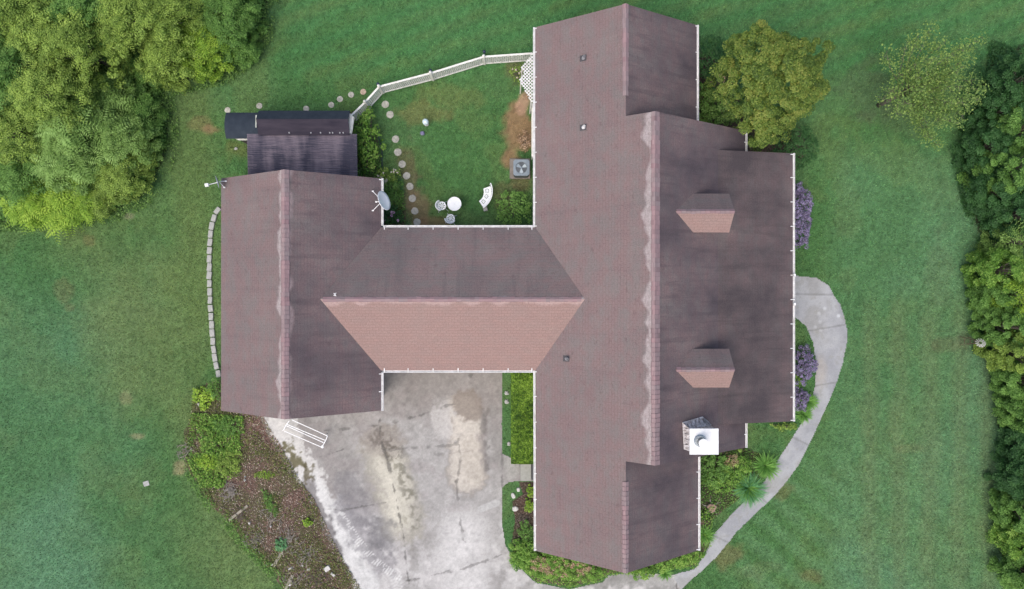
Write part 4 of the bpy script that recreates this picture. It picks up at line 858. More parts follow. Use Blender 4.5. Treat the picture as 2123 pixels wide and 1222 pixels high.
def grassclump(px, py, rpx, h, n, sp, label, name='ornamental_grass', wd=.048, group=None):
    x, y, _ = P(px, py, h*.4); r = rpx*.0245; t = empty(name, (x, y, 0), label, 'ornamental grass', group); L = Leaves()
    for k in range(n): a = rng.uniform(0, 6.283); q = rng.random(); L.blade((math.cos(a)*r*.25*q, math.sin(a)*r*.25*q, 0), a+rng.normal()*.3, r*rng.uniform(.75, 1.2), wd, rng.uniform(.35, 1.), .5, 5)
    L.build('blade', LM[sp], t).name = 'foliage'
G4 = 'arching ornamental grass clumps beside the front walk'
grassclump(1556, 1015, 38, .8, 330, 'bluegreen', 'big blue green fountain of grass overhanging the walk', group=G4)
grassclump(1552, 1012, 34, .9, 260, 'blade', 'lighter green blades mixed into the blue green grass fountain', group=G4)
grassclump(1590, 968, 30, .7, 380, 'blade', 'light green grass fountain just above the blue green one', group=G4)
grassclump(1680, 833, 20, .6, 260, 'blade', 'lime grass clump beside the smallest purple bush', group=G4)
grassclump(1668, 860, 20, .5, 200, 'blade', 'lime grass clump at the porch roof\'s lower corner', group=G4)
grassclump(1462, 1110, 22, .5, 240, 'blade', 'dark strappy grass beside the gutter of the south wing', group=G4)
grassclump(1380, 1190, 18, .4, 120, 'blade', 'small grass tuft between the azaleas on the walk edge', group=G4)
grassclump(1072, 1165, 18, .4, 120, 'blade', 'grass tuft at the driveway corner by the azalea', group=G4)
grassclump(615, 1110, 0.1, .2, 2, 'blade', 'x', group=G4) if False else None
# left bed planting
shrub('ground_cover_bush', 468, 885, 30, 22, .4, 'green', 'mid green low bush touching the garage gable eave', lsize=.08, sub=.1, spread=.3)
shrub('ground_cover_bush', 438, 912, 27, 34, .45, 'azalea', 'bright green spreading bush under the garage\'s lower left corner', lsize=.08, sub=.1, tone=.42, spread=.35)
shrub('ground_cover_bush', 430, 958, 26, 18, .35, 'bright', 'lime green low bush at the left tip of the mulch bed', lsize=.07, sub=.11, tone=.7)
shrub('ground_cover_bush', 470, 960, 30, 30, .3, 'olive', 'olive low growth fading into the mulch', lsize=.07, sub=.11)
shrub('hosta', 420, 820, 24, 16, .45, 'bright', 'yellow green leafy plant by the end of the edging stones', 'plant', lsize=.12, sub=.13, tone=.7)
shrub('hosta', 422, 840, 9, 12, .35, 'bright', 'smaller yellow plant under the leafy yellow one', 'plant', lsize=.1, sub=.1, tone=.8)
shrub('garden_shrub', 447, 805, 18, 20, .8, 'green', 'dark green shrub against the garage\'s left eave', lsize=.07)
shrub('bluegreen_plant', 582, 1130, 13, 14, .3, 'bluegreen', 'blue green plant in the middle of the mulch bed', 'plant', lsize=.08, sub=.08)
shrub('sprout', 637, 1084, 9, 9, .25, 'bright', 'single bright green sprout near the driveway edge', 'plant', lsize=.09, sub=.07)
shrub('weed_patch', 560, 1045, 10, 30, .2, 'green', 'green weeds in a line down the mulch bed', 'plant', lsize=.06, sub=.08, rot=.45)
shrub('weed_patch', 548, 985, 22, 8, .15, 'bright', 'yellow green moss and weeds near the white driveway edge', 'plant', lsize=.05, sub=.06, dens=.5)
shrub('weed_patch', 1100, 1020, 9, 12, .3, 'bright', 'small green weed by the south wing gutter near the step', 'plant', lsize=.06, sub=.07)
shrub('weed_patch', 1098, 1050, 11, 14, .35, 'bright', 'bright green weed half way down the bed by the driveway', 'plant', lsize=.06, sub=.07)
shrub('low_bush', 1090, 1105, 16, 26, .4, 'green', 'low green growth above the azaleas at the driveway corner', lsize=.07, sub=.1)
shrub('low_bush', 1650, 790, 20, 14, .3, 'azalea', 'low green plants between the two smaller purple bushes', lsize=.07, sub=.09)
shrub('low_bush', 1630, 885, 26, 8, .4, 'olive', 'yellowish low plants along the porch roof\'s bottom edge', lsize=.07, sub=.09)
# moss / ground cover and chips in the beds (uncountable)
def chips(name, poly, n, label, cols, ls=(.03,.09), cat='mulch', z=.02):
    pa = np.array(poly); x0, y0 = pa.min(0); x1, y1 = pa.max(0); y0 = max(y0, -16.5); x, y = pts_in(n*3, x0, x1, y0, y1); k = inpoly(x, y, poly); x, y = x[k][:n], y[k][:n]; n = len(x)
    V, Fc, _ = leaf_quads(np.stack([x, y, z+.03*rng.random(n)], 1), np.tile([0.,0.,1.], (n, 1))+rng.normal(size=(n, 3))*.3, rng.uniform(*ls, n), np.zeros(n), .4)
    f = fbm(x, y, 1.1, 81, 4); cols = np.array(cols); m = sstep(.42, .58, f+.1*rng.normal(size=n)); base = cols[0]*(1-m[:, None])+cols[1]*m[:, None]; hl = rng.random(n) < .14; base[hl] = cols[2]
    base *= rng.uniform(.55, 1.5, n)[:, None]; tag(npmesh(name, V, Fc, M['blade'], attrs={'col': np.repeat(base, 4, 0)}), label, cat, kind='stuff')
def cover(poly, n, sp, label, seed, lo, zmax=.12, ls=.07):
    pa = np.array(poly); x0, y0 = pa.min(0); x1, y1 = pa.max(0); y0 = max(y0, -16.5); x, y = pts_in(n*3, x0, x1, y0, y1); k = inpoly(x, y, poly) & (fbm(x, y, 1.0, seed, 4)+.08*rng.normal(size=len(x)) > lo); x, y = x[k][:n], y[k][:n]; n = len(x)
    V, Fc, T_ = leaf_quads(np.stack([x, y, .03+zmax*rng.random(n)], 1), np.tile([0.,0.,1.], (n, 1))+rng.normal(size=(n, 3))*.5, rng.uniform(.6, 1.3, n)*ls, np.clip(.5+.28*rng.normal(size=n), 0, 1)); tag(npmesh('ground_cover', V, Fc, LM[sp], attrs={'tone': T_}), label, 'ground cover', kind='stuff')
cover(BEDW, 15000, 'weed', 'olive green weeds patching the mulch bed', 111, .44)
cover(PP([(400,855),(505,862),(512,900),(500,960),(470,1010),(420,1010),(385,945)]), 5200, 'azalea', 'bright green creeping cover under the garage corner', 113, .5, .2, .08)
cover(PP([(375,930),(400,900),(420,1000),(450,1045),(490,1080),(555,1160),(590,1190),(625,1300),(590,1300),(560,1200),(500,1135),(430,1060),(385,985)]), 7000, 'green', 'grass creeping in over the mulch bed\'s lawn edge', 131, .5, .1, .08)
cover(BEDF, 3500, 'green', 'green ground cover around the shrubs below the chimney', 115, .42)
cover(BEDS, 9000, 'azalea', 'green leafy cover along the foot of the south gable', 117, .35, .3, .07)
cover(PP([(585,-60),(580,0),(566,85),(525,140),(470,178),(365,200),(372,240),(374,312),(352,368),(318,424),(240,462),(130,478),(-60,486),(-60,440),(60,438),(200,410),(250,370),(290,300),(290,200),(330,140),(440,110),(500,60),(510,-60)]), 30000, 'fringe', 'rough unmown grass fringing the woodland', 121, .45, .18, .09)
cover(PP([(2050,80),(2035,200),(1985,260),(1970,330),(1990,420),(2020,500),(2010,600),(2030,700),(2055,800),(2080,950),(2075,1080),(2085,1150),(2085,1300),(2110,1300),(2100,500),(2060,300),(2100,100)]), 26000, 'dark', 'rough dark grass fringing the right hand trees', 123, .47, .2, .09)
cover(BEDC, 4000, 'green', 'leafy cover in the courtyard side bed', 119, .4, .3, .09)
chips('bark_mulch', BEDW, 46000, 'brown bark mulch and weeds beside the driveway', [(.24,.15,.12),(.15,.15,.07),(.6,.52,.43)])
chips('bark_mulch', BEDE, 5000, 'dark mulch in the bed between driveway and south wing', [(.13,.08,.06),(.09,.07,.05),(.3,.24,.2)])
chips('bark_mulch', BEDF, 6000, 'leaf litter under the shrubs below the chimney', [(.08,.06,.045),(.05,.08,.03),(.2,.16,.12)])
chips('leaf_litter', BEDN, 7000, 'dark leaf litter under the golden maple', [(.05,.05,.03),(.03,.055,.02),(.12,.1,.06)], cat='litter')
# twigs and brush in the left bed
def twigs(px, py, r, n, label, col='barkpale', L0=.5):
    x, y, _ = P(px, py); mb = MB()
    for k in range(n):
        a = rng.uniform(0, 6.28); q = rng.random()*r*.0248; b_ = rng.uniform(0, 6.28); l_ = L0*rng.uniform(.5, 1.2); c = Vector((math.cos(a)*q, math.sin(a)*q, .03+.1*rng.random())); d = Vector((math.cos(b_), math.sin(b_), rng.normal()*.1))*l_/2
        mb.tube([c-d, c+Vector((rng.normal()*.03, rng.normal()*.03, .02)), c+d], [.014,.011,.006], 4)
    o = mb.build('brush_pile', M[col], None); o.location = (x, y, 0); tag(o, label, 'brush pile')
twigs(480, 1020, 22, 60, 'pile of grey twigs in the middle of the mulch bed')
twigs(385, 935, 18, 36, 'grey twigs at the left tip of the mulch bed', L0=.4)
twigs(560, 1075, 30, 26, 'scattered pale sticks above the blue green plant')
twigs(640, 1150, 32, 40, 'scattered pale sticks near the concrete blocks')
twigs(620, 1200, 34, 34, 'loose sticks at the bottom end of the mulch bed')
twigs(600, 1120, 30, 60, 'loose brush beside the blue green plant', L0=.35)
twigs(530, 1120, 24, 50, 'dead brush on the bed\'s lawn side below the weathered board', L0=.35)
twigs(660, 1195, 26, 50, 'dead brush round the square concrete block', 'bark', .4)
twigs(500, 1070, 20, 20, 'brown branches beside the weathered board', 'bark')
twigs(1085, 1080, 14, 50, 'dead twiggy stems in the bed by the driveway', 'bark', .3)
def board(px, py, L, wd, ang, label):
    x, y, _ = P(px, py); o = MB().obox((0,0,.05), (L, wd, .05), 0).build('wooden_board', M['wood'], None, bevel=.006); o.location = (x, y, 0); o.rotation_euler = (0, .02, ang); tag(o, label, 'board', 'old boards in the mulch bed')
board(495, 1063, 1.2, .13, R(38), 'weathered board lying across the upper mulch bed')
board(577, 1158, .9, .15, R(60), 'mossy board pointing at the blue green plant')
board(597, 1212, 1.1, .15, R(62), 'mossy board at the photo\'s bottom edge')
def rock(name, px, py, sx, sy, sz, rz, mat, label, cat, group=None, seed=0):
    x, y, _ = P(px, py); import bmesh
    bm = bmesh.new(); bmesh.ops.create_icosphere(bm, subdivisions=2, radius=.5); rr = np.random.default_rng(seed+int(px))
    for v in bm.verts: q = 1+.12*rr.normal(); v.co = Vector((max(-.42, min(.42, v.co.x))*sx*q*1.15, max(-.42, min(.42, v.co.y))*sy*q*1.15, max(-.3, min(.4, v.co.z))*sz*1.2))
    me = bpy.data.meshes.new(name); bm.to_mesh(me); me.materials.append(mat); o = bpy.data.objects.new(name, me); C.objects.link(o); o.location = (x, y, sz*.3); o.rotation_euler = (0, 0, rz); tag(o, label, cat, group)
def block(px, py, a, b, h, rz, label, mat='white'):
    x, y, _ = P(px, py, h); o = MB().obox((0,0,h/2), (a, b, h)).build('concrete_block', M[mat], None, bevel=.012); o.location = (x, y, .01); o.rotation_euler = (0, 0, rz); tag(o, label, 'block')
M['whitestone'] = mat_noise('white_stone', (.36,.35,.32), (.62,.6,.57), 7, .8, bump=.3)
block(678, 1180, .3, .24, .15, .6, 'pale square concrete block at the bed\'s lower right', 'whitestone')
block(690, 1192, .26, .12, .08, -.7, 'small flat white block beside the square one', 'whitestone')
block(303, 1003, .3, .26, .03, .3, 'square grey paving slab alone on the left lawn', 'blockstone')
block(1006, 433, .21, .23, .25, .25, 'small grey square block beside the curved bench', 'blockstone')
for px, py, a, b, rz, lab in [(603,1178,.28,.1,.5,'long white stone in the bottom of the mulch bed'),(566,1170,.15,.1,.7,'white stone at the foot of the mossy board'),(553,1170,.1,.1,0,'white pebble on the bed\'s left rim'),(640,1180,.18,.14,.2,'cream stone half way to the square block'),(628,1172,.12,.1,0,'smaller cream stone left of the cream one'),
                          (562,1091,.1,.1,0,'white cut log end in the twiggy middle of the bed'),(518,1084,.12,.12,0,'cream round stone below the weathered board'),(508,995,.12,.12,0,'pale round stone near the twig pile, lower of two'),(509,988,.09,.09,0,'pale round stone near the twig pile, upper of two'),
                          (413,838,.18,.14,0,'white rock under the yellow leafy plant'),(602,1212,.16,.1,.8,'white stone beside the bottom board'),(1064,1028,.2,.26,.2,'white rock in the bed between driveway and south wing'),(1075,1015,.17,.2,0,'grey round rock above the white rock'),
                          (1068,1055,.3,.24,0,'patch of white shells below the white rock'),(1050,815,.2,.2,0,'grey stepping rock left of the hedge, upper'),(1050,833,.2,.22,0,'grey stepping rock left of the hedge, lower'),(1055,920,.16,.2,0,'grey rock left of the hedge\'s lower end'),(490,309,.18,.13,.2,'pale stone on the grass left of the lean-to')]:
    rock('rock', px, py, a, b, .12, rz, M['whitestone'] if 'white' in lab or 'cream' in lab else M['blockstone'], lab, 'rock')

# ------------------------------------------------------------------ stones
def stepstone(px, py, r, label, group, mat='stone'):
    x, y, _ = P(px, py); n = 22; rr = np.random.default_rng(int(px*3+py)); 
    prof = [(r*(1+.03*rr.normal()))for _ in range(n)]; mb = MB()
    top = [(prof[k]*math.cos(2*math.pi*k/n), prof[k]*math.sin(2*math.pi*k/n)) for k in range(n)]
    mb.prism(top, -.02, .03); o = mb.build('stepping_stone', M[mat], None, bevel=.01); o.location = (x, y, .0); o.rotation_euler = (0, 0, rr.random()*6); tag(o, label, 'stepping stone', group)
ords = ['first','second','third','fourth','fifth','sixth','seventh','eighth','ninth','tenth','eleventh','twelfth']
for i, (px, py) in enumerate([(799,217),(809,238),(820,289),(825,316),(834,341),(843,365),(850,387),(855,412),(860,438),(865,461)]):
    stepstone(px, py, .19, f'{ords[i]} round pale stepping stone inside the courtyard, counting from the fence', 'round stepping stones crossing the courtyard')
for i, (px, py, m) in enumerate([(753,191,'pinkstone'),(728,197,'stone'),(705,206,'stone'),(687,218,'stone'),(635,226,'stone'),(538,220,'stone'),(472,229,'stone')]):
    if m == 'pinkstone' and m not in M: M[m] = mat_noise('pink_stone', (.4,.29,.22), (.52,.4,.31), 9, .9)
    stepstone(px, py, .155, f'{ords[i]} stepping stone outside the fence, counting leftward from the fence', 'stepping stones behind the shed', m)
# curved edging blocks
ed = [(456,430),(447,445),(441,463),(438,483),(436,510),(435,540),(435,570),(436,600),(437,630),(439,660),(441,690),(443,715),(446,740),(450,762),(456,783)]
pe = np.array([P(a, b)[:2] for a, b in ed]); sg = np.linalg.norm(np.diff(pe, axis=0), axis=1); cs = np.concatenate([[0], np.cumsum(sg)]); nb = int(cs[-1]/.41)
for i in range(nb):
    s = (i+.5)*cs[-1]/nb; x = np.interp(s, cs, pe[:,0]); y = np.interp(s, cs, pe[:,1]); s2 = min(s+.1, cs[-1]); dx = np.interp(s2, cs, pe[:,0])-x; dy = np.interp(s2, cs, pe[:,1])-y
    mb = MB(); a, b = .19+.008*rng.normal(), .125; k_ = .035
    mb.prism([(-a,-b+k_*rng.random()),(a-.02,-b),(a,-b*.4),(a,b-k_*rng.random()),(-a+.02,b),(-a,b*.5)], 0, .1+.01*rng.random()); o = mb.build('edging_block', M['blockstone'], None, bevel=.012)
    o.location = (x, y, 0); o.rotation_euler = (0, 0, math.atan2(dy, dx)+rng.normal()*.06); tag(o, f'{(ords+["thirteenth","fourteenth","fifteenth","sixteenth","seventeenth","eighteenth","nineteenth","twentieth","twenty first","twenty second","twenty third","twenty fourth"])[i]} grey edging block from the top of the row left of the garage', 'edging block', 'edging blocks in a curved row left of the garage')

# ------------------------------------------------------------------ fence
def lattice(mb, a, b, z0, z1, pitch=.135, wd=.03, th=.012):
    a = Vector(a); b = Vector(b); d = (b-a); L = d.length; d.normalize(); n = Vector((-d.y, d.x, 0)); h = z1-z0
    for sgn in (1, -1):
        s = -h if sgn > 0 else 0; 
        k = -h
        while k < L:
            s0, s1 = max(0, k), min(L, k+h)
            if s1 > s0+.01:
                zA, zB = (z0+(s0-k), z0+(s1-k)) if sgn > 0 else (z1-(s0-k), z1-(s1-k))
                p = a+d*s0; q = a+d*s1; o = n*(.007*sgn); mb.bar((p.x+o.x, p.y+o.y, zA), (q.x+o.x, q.y+o.y, zB), th, wd)
            k += pitch*1.414
fp = [(1103,111),(1003,118),(893,152),(786,180),(757,212),(728,240)]; FZ = 1.1
fpts = [P(a, b, FZ)[:2] for a, b in fp]; fence = empty('lattice_fence', (fpts[2][0], fpts[2][1], 0), 'white lattice fence with ball topped posts bending round the courtyard', 'fence')
for i in range(len(fpts)-1):
    a, b = (*fpts[i], 0), (*fpts[i+1], 0); mb = MB(); lattice(mb, a, b, .12, FZ-.06); loc(mb.build('lattice_panel', M['fence'], fence))
    mb = MB(); mb.bar((*fpts[i], FZ-.02), (*fpts[i+1], FZ-.02), .09, .05); loc(mb.build('rail', M['fence'], fence)); mb = MB(); mb.bar((*fpts[i], .1), (*fpts[i+1], .1), .05, .06); loc(mb.build('rail', M['fence'], fence))
for x, y in fpts[1:-1]:
    mb = MB(); mb.box(x-.05, y-.05, 0, x+.05, y+.05, FZ+.02); p_ = loc(mb.build('post', M['fence'], fence)); c = MB().lathe((x, y, FZ+.02), [(.08,0),(.08,.03),(.04,.05),(.06,.08),(.075,.13),(.055,.18),(.001,.2)], 14).build('finial', M['fence'], p_, smooth=True); 
MB_ = MB
mb = MB()
for (px, py) in [(1004,108),(893,147),(784,175)]: x, y, _ = P(px, py, .6); mb.lathe((x, y, .5), [(.001,0),(.07,.02),(.08,.16),(.05,.2),(.001,.22)], 12); mb.tube([(x, y, 0), (x, y, .5)], .015, 5)
loc(mb.build('solar_lantern', mat_noise('dark_blue_plastic', (.015,.02,.05), (.03,.04,.08), 8, .3), fence))
# fence run beside the main wall
x, y0, _ = P(1103, 215, 1.0); y1 = P(1103, 325, 1.0)[1]; x = 1.02
mb = MB(); lattice(mb, (x, y1, 0), (x, y0, 0), .1, .95); fr2 = mb.build('lattice_screen', M['fence'], None); mb = MB(); mb.bar((x,y1,1.0),(x,y0,1.0),.09,.05); mb.build('rail', M['fence'], fr2)
tag(fr2, 'white lattice screen standing under the main roof\'s left gutter', 'fence')
# horizontal lattice canopy by the wall
poly = PP([(1107,100),(1103,112),(1079,140),(1086,150),(1082,158),(1076,166),(1102,214),(1107,214)], 2.3); mb = MB(); pa = np.array(poly)
cx_, cy_ = pa.mean(0)
for sgn in (1, -1):
    for k in np.arange(-2.2, 2.2, .115):
        d = Vector((.707, .707*sgn, 0)); nn = Vector((-.707*sgn, .707, 0)); o = Vector((cx_, cy_, 0))+nn*k; t = np.linspace(-2.5, 2.5, 500); X = o.x+d.x*t; Y = o.y+d.y*t; ins = inpoly(X, Y, poly)
        if ins.any():
            ii = np.where(ins)[0]; brk_ = np.split(ii, np.where(np.diff(ii) > 1)[0]+1)
            for g in brk_:
                if len(g) > 2: mb.bar((X[g[0]],Y[g[0]],2.3+.008*sgn), (X[g[-1]],Y[g[-1]],2.3+.008*sgn), .04, .012)
tr = empty('trellis', (cx_, cy_, 0), 'white diamond lattice canopy jutting from the main roof\'s left gutter', 'trellis'); loc(mb.build('lattice', M['gutter'], tr))
mb = MB(); 
for (px, py) in [(1082,141),(1080,165),(1101,209)]: x, y, _ = P(px, py, 2.28); mb.box(x-.03, y-.03, 0, x+.03, y+.03, 2.28)
loc(mb.build('post', M['fence'], tr))

# ------------------------------------------------------------------ dishes
def dish(px, py, z, a, elev, az, label, mat, struts, arm, zr):
    x, y, _ = P(px, py, z); t = empty('satellite_dish', (x, y, z), label, 'satellite dish', 'satellite dishes on the garage roof'); n_ = Vector((math.cos(az)*math.cos(elev), math.sin(az)*math.cos(elev), math.sin(elev)))
    u = Vector((-math.sin(az), math.cos(az), 0)); v = n_.cross(u); mb = MB(); vs_, fs = [], []; K, J = 28, 5
    for side in (0, 1):
        for j in range(J+1):
            for k in range(K):
                r = a*j/J; th = 2*math.pi*k/K; dp = .16*a*(j/J)**2; vs_.append(u*r*math.cos(th)+v*r*math.sin(th)*1.06+n_*(dp-.012*side))
    B = (J+1)*K
    for j in range(J):
        for k in range(K): q = (j*K+k, j*K+(k+1)%K, (j+1)*K+(k+1)%K, (j+1)*K+k); fs += [q, tuple(B+i for i in q[::-1])]
    for k in range(K): fs.append((J*K+k, J*K+(k+1)%K, B+J*K+(k+1)%K, B+J*K+k))
    MB().add(vs_, fs).build('reflector', mat, t, smooth=True)
    mb = MB()
    for (sx, sy, sz) in struts:
        q = Vector(P(sx, sy, sz))-Vector((x, y, z)); mb.tube([-n_*.04, q], .016, 6); mb.obox(q, (.09,.06,.03))
    mb.build('mount', M['white'], t)
    if arm:
        q = Vector(P(*arm))-Vector((x, y, z)); mb = MB(); mb.tube([-v*a*.4 if v.z > 0 else v*a*.4, q], .018, 6); m2 = mb.build('feed_arm', M['white'], t); MB().obox(q, (.17,.15,.12), .2).build('receiver', M['white'], m2, bevel=.015)
M['dishw'] = mat_noise('dish_white', (.86,.87,.88), (.9,.9,.9), 3, .35)
M['dishg'] = mat_noise('dish_grey', (.18,.2,.25), (.26,.29,.34), 4, .35)
dish(794, 417, 3.35, .47, R(22), R(16), 'large white satellite dish over the gutter facing the courtyard', M['dishw'], [(773,397,3.1),(773,437,3.1),(780,419,3.15)], None, 0)
dish(452, 377, 3.3, .29, R(24), R(197), 'small grey satellite dish with white arm at the garage roof\'s upper left corner', M['dishg'], [(468,376,3.05),(465,389,3.0)], (429,384,3.35), 0)

# ------------------------------------------------------------------ courtyard objects
def plate(fn, x0, x1, y0, y1, res, z, th):
    X = np.arange(x0, x1, res); Y = np.arange(y0, y1, res); cx = X+res/2; cy = Y+res/2; g = fn(*np.meshgrid(cx, cy, indexing='ij')); mb = MB(); vid = {}
    nx, ny = g.shape; V = []; Fc = []
    def vtx(i, j, k):
        key = (i, j, k)
        if key not in vid: vid[key] = len(V); V.append((x0+i*res, y0+j*res, z-(th if k else 0)))
        return vid[key]
    for i in range(nx):
        for j in range(ny):
            if not g[i, j]: continue
            Fc.append((vtx(i,j,0),vtx(i+1,j,0),vtx(i+1,j+1,0),vtx(i,j+1,0))); Fc.append((vtx(i,j,1),vtx(i,j+1,1),vtx(i+1,j+1,1),vtx(i+1,j,1)))
            for di, dj, e in ((-1,0,((i,j+1),(i,j))),(1,0,((i+1,j),(i+1,j+1))),(0,-1,((i,j),(i+1,j))),(0,1,((i+1,j+1),(i,j+1)))):
                a, b = i+di, j+dj
                if a < 0 or b < 0 or a >= nx or b >= ny or not g[a, b]: (p, q) = e; Fc.append((vtx(*q,0),vtx(*p,0),vtx(*p,1),vtx(*q,1)))
    return mb.add(V, Fc)
def rosette(X, Y, cx, cy, R0):
    r = np.hypot(X-cx, Y-cy); th = np.arctan2(Y-cy, X-cx); return ((r > R0*.42) & (r < R0) & (np.cos(8*th) > .25)) | ((r > R0*.12) & (r < R0*.27) & (np.cos(5*th) > .3))
def legs(mb, pts, z): 
    for x, y, ox, oy in pts: mb.tube([(x, y, z), (x+ox*.5, y+oy*.5, z*.55), (x+ox, y+oy, 0)], [.018,.016,.02], 6)
x, y, _ = P(942, 423, .72); t = empty('garden_table', (x, y, 0), 'round white cast iron garden table in the courtyard', 'table')
plate(lambda X, Y: (np.hypot(X, Y) < .335) & ~rosette(X, Y, 0, 0, .09), -.35, .35, -.35, .35, .014, .72, .02).build('table_top', M['iron'], t)
MB().lathe((0,0,.69), [(.34,0),(.355,.02),(.35,.045),(.325,.045),(.325,.02)], 40).build('rim', M['iron'], t)
mb = MB(); legs(mb, [(.05*math.cos(a), .05*math.sin(a), .25*math.cos(a), .25*math.sin(a)) for a in (0, 2.1, 4.2)], .7); mb.build('leg', M['iron'], t)
def chair(px, py, rz, label):
    x, y, _ = P(px, py, .45); t = empty('garden_chair', (x, y, 0), label, 'chair', 'white cast iron chairs at the garden table', rz)
    plate(lambda X, Y: (np.hypot(X, Y) < .215) & ~rosette(X, Y, 0, 0, .16), -.23, .23, -.23, .23, .013, .45, .02).build('seat', M['iron'], t)
    mb = MB(); n = 15
    for k in range(n):
        a = math.pi/2+ (k/(n-1)-.5)*2.5; hh = .82-.16*abs(k/(n-1)-.5)*2; p = (.22*math.cos(a), .2*math.sin(a), .46); q = (.27*math.cos(a), .28*math.sin(a), hh); mb.tube([p, q], .012, 5)
        if k: mb.tube([prev, q], .03, 6)
        if k: mb.tube([((p[0]+q[0])/2, (p[1]+q[1])/2, (p[2]+q[2])/2), pm], .014, 5)
        prev = q; pm = ((p[0]+q[0])/2, (p[1]+q[1])/2, (p[2]+q[2])/2)
    mb.build('backrest', M['iron'], t)
    for sx, sy in ((-1,-1),(1,-1),(-1,1),(1,1)):
        mb = MB(); legs(mb, [(sx*.13, sy*.13, sx*.12, sy*.12)], .44); mb.build('leg', M['iron'], t)
chair(916, 427, R(90+8), 'white iron chair left of the round garden table')
chair(934, 453, R(180-12), 'white iron chair below the round garden table')
# curved bench: arc around a centre to its left
bx, by, _ = P(1010, 411, .46)
t = empty('garden_bench', (bx, by, 0), 'curved white cast iron bench in the courtyard', 'bench')
ac = (-.72, .30); Rm = .74
def benchfn(X, Y):
    r = np.hypot(X-ac[0], Y-ac[1]); th = np.arctan2(Y-ac[1], X-ac[0]); m = (np.abs(r-Rm) < .19) & (th > -.98) & (th < .33)
    for a in (-.73, -.3, .1): m &= ~rosette(X, Y, ac[0]+Rm*math.cos(a)*.97, ac[1]+Rm*math.sin(a)*.97, .12)
    return m
plate(benchfn, -.6, .5, -.75, .65, .014, .46, .02).build('seat', M['iron'], t)
mb = MB(); prev = None
for k in range(17):
    a = -1.0+1.42*k/16; p = (ac[0]+(Rm+.19)*math.cos(a), ac[1]+(Rm+.19)*math.sin(a), .46); q = (ac[0]+(Rm+.25)*math.cos(a), ac[1]+(Rm+.25)*math.sin(a), .8); mb.tube([p, q], .012, 5)
    if prev: mb.tube([prev, q], .028, 6)
    prev = q
mb.build('backrest', M['iron'], t)
for a in (-.9, .25):
    for dr in (-.15, .15):
        mb = MB(); legs(mb, [(ac[0]+(Rm+dr)*math.cos(a), ac[1]+(Rm+dr)*math.sin(a), .03*dr, 0)], .45); mb.build('leg', M['iron'], t)
# gazing globe
x, y, _ = P(882, 253, .45); t = empty('gazing_globe', (x, y, 0), 'pale blue glass globe on a white stand in the courtyard', 'garden globe')
m_ = base_mat('pale_glass_globe', (.6,.72,.74), .12, .1, .7)[0]
MB().lathe((0,0,.3), [(.001,0),(.08,.015),(.14,.06),(.165,.14),(.15,.22),(.1,.28),(.04,.31),(.001,.315)], 24).build('globe', m_, t, smooth=True)
MB().lathe((0,0,0), [(.12,0),(.12,.03),(.05,.06),(.04,.22),(.09,.3),(.09,.33)], 16).build('pedestal', M['lead'], t)
rock('glass_ball', 876, 277, .22, .2, .2, 0, mat_noise('purple_glass', (.12,.11,.2), (.2,.2,.3), 6, .3), 'small dull purple ball on the grass below the globe', 'garden ball')
rock('planter_ball', 801, 377, .24, .24, .3, 0, mat_noise('cream_ball', (.5,.48,.38), (.65,.62,.5), 6, .6), 'cream round ball beside the garage\'s upper right gutter', 'garden ball')
# air conditioner
x, y, _ = P(1078, 350, .1); tag(MB().obox((x, y, .05), (1.06, 1.04, .1)).build('concrete_pad', mat_noise('brownish_concrete', (.15,.13,.11), (.24,.21,.18), 6, .9), None, bevel=.01), 'brownish square concrete pad under the air conditioner', 'pad')
x, y, _ = P(1081, 348, .85); t = empty('air_conditioner', (x, y, .1), 'square blue grey air conditioning unit with round fan grille', 'air conditioner')
M['ac'] = mat_noise('ac_grey', (.17,.21,.24), (.24,.28,.31), 5, .4, .2)
a = .41; rr_ = .15; pl = [(sx*(a-rr_)+rr_*math.cos(q), sy*(a-rr_)+rr_*math.sin(q)) for sx, sy, q0 in ((1,1,0),(-1,1,90),(-1,-1,180),(1,-1,270)) for q in [R(q0+i*22.5) for i in range(5)]]
MB().prism([(p*.96, q*.96) for p, q in pl], 0, .70).build('cabinet', mat_noise('ac_side', (.07,.08,.09), (.12,.13,.14), 20, .5), t)
def acfn(X, Y): return (np.abs(X) < a) & (np.abs(Y) < a) & (np.hypot(np.maximum(np.abs(X)-(a-rr_), 0), np.maximum(np.abs(Y)-(a-rr_), 0)) < rr_) & (np.hypot(X, Y) > .29)
plate(acfn, -.45, .45, -.45, .45, .015, .78, .07).build('top_panel', M['ac'], t)
mb = MB()
for r in np.arange(.05, .3, .035): 
    pts = [(r*math.cos(q), r*math.sin(q), .775) for q in np.linspace(0, 2*math.pi, 33)]; mb.tube(pts, .003, 3, False)
for q in range(6): mb.bar((0,0,.77), (.3*math.cos(q*math.pi/3), .3*math.sin(q*math.pi/3), .77), .006)
mb.lathe((0,0,.77), [(.05,0),(.05,.02),(.001,.025)], 12); mb.build('fan_grille', M['ac'], t)
mb = MB()
for q in (.5, 2.6, 4.7):
    c, s = math.cos(q), math.sin(q); mb.add([(0,0,.73),(.27*math.cos(q-.38),.27*math.sin(q-.38),.72),(.28*c,.28*s,.735),(.26*math.cos(q+.4),.26*math.sin(q+.4),.75)], [(0,1,2,3)])
mb.build('fan_blade', mat_noise('fan_metal', (.4,.47,.5), (.5,.57,.6), 5, .35, .3), t)

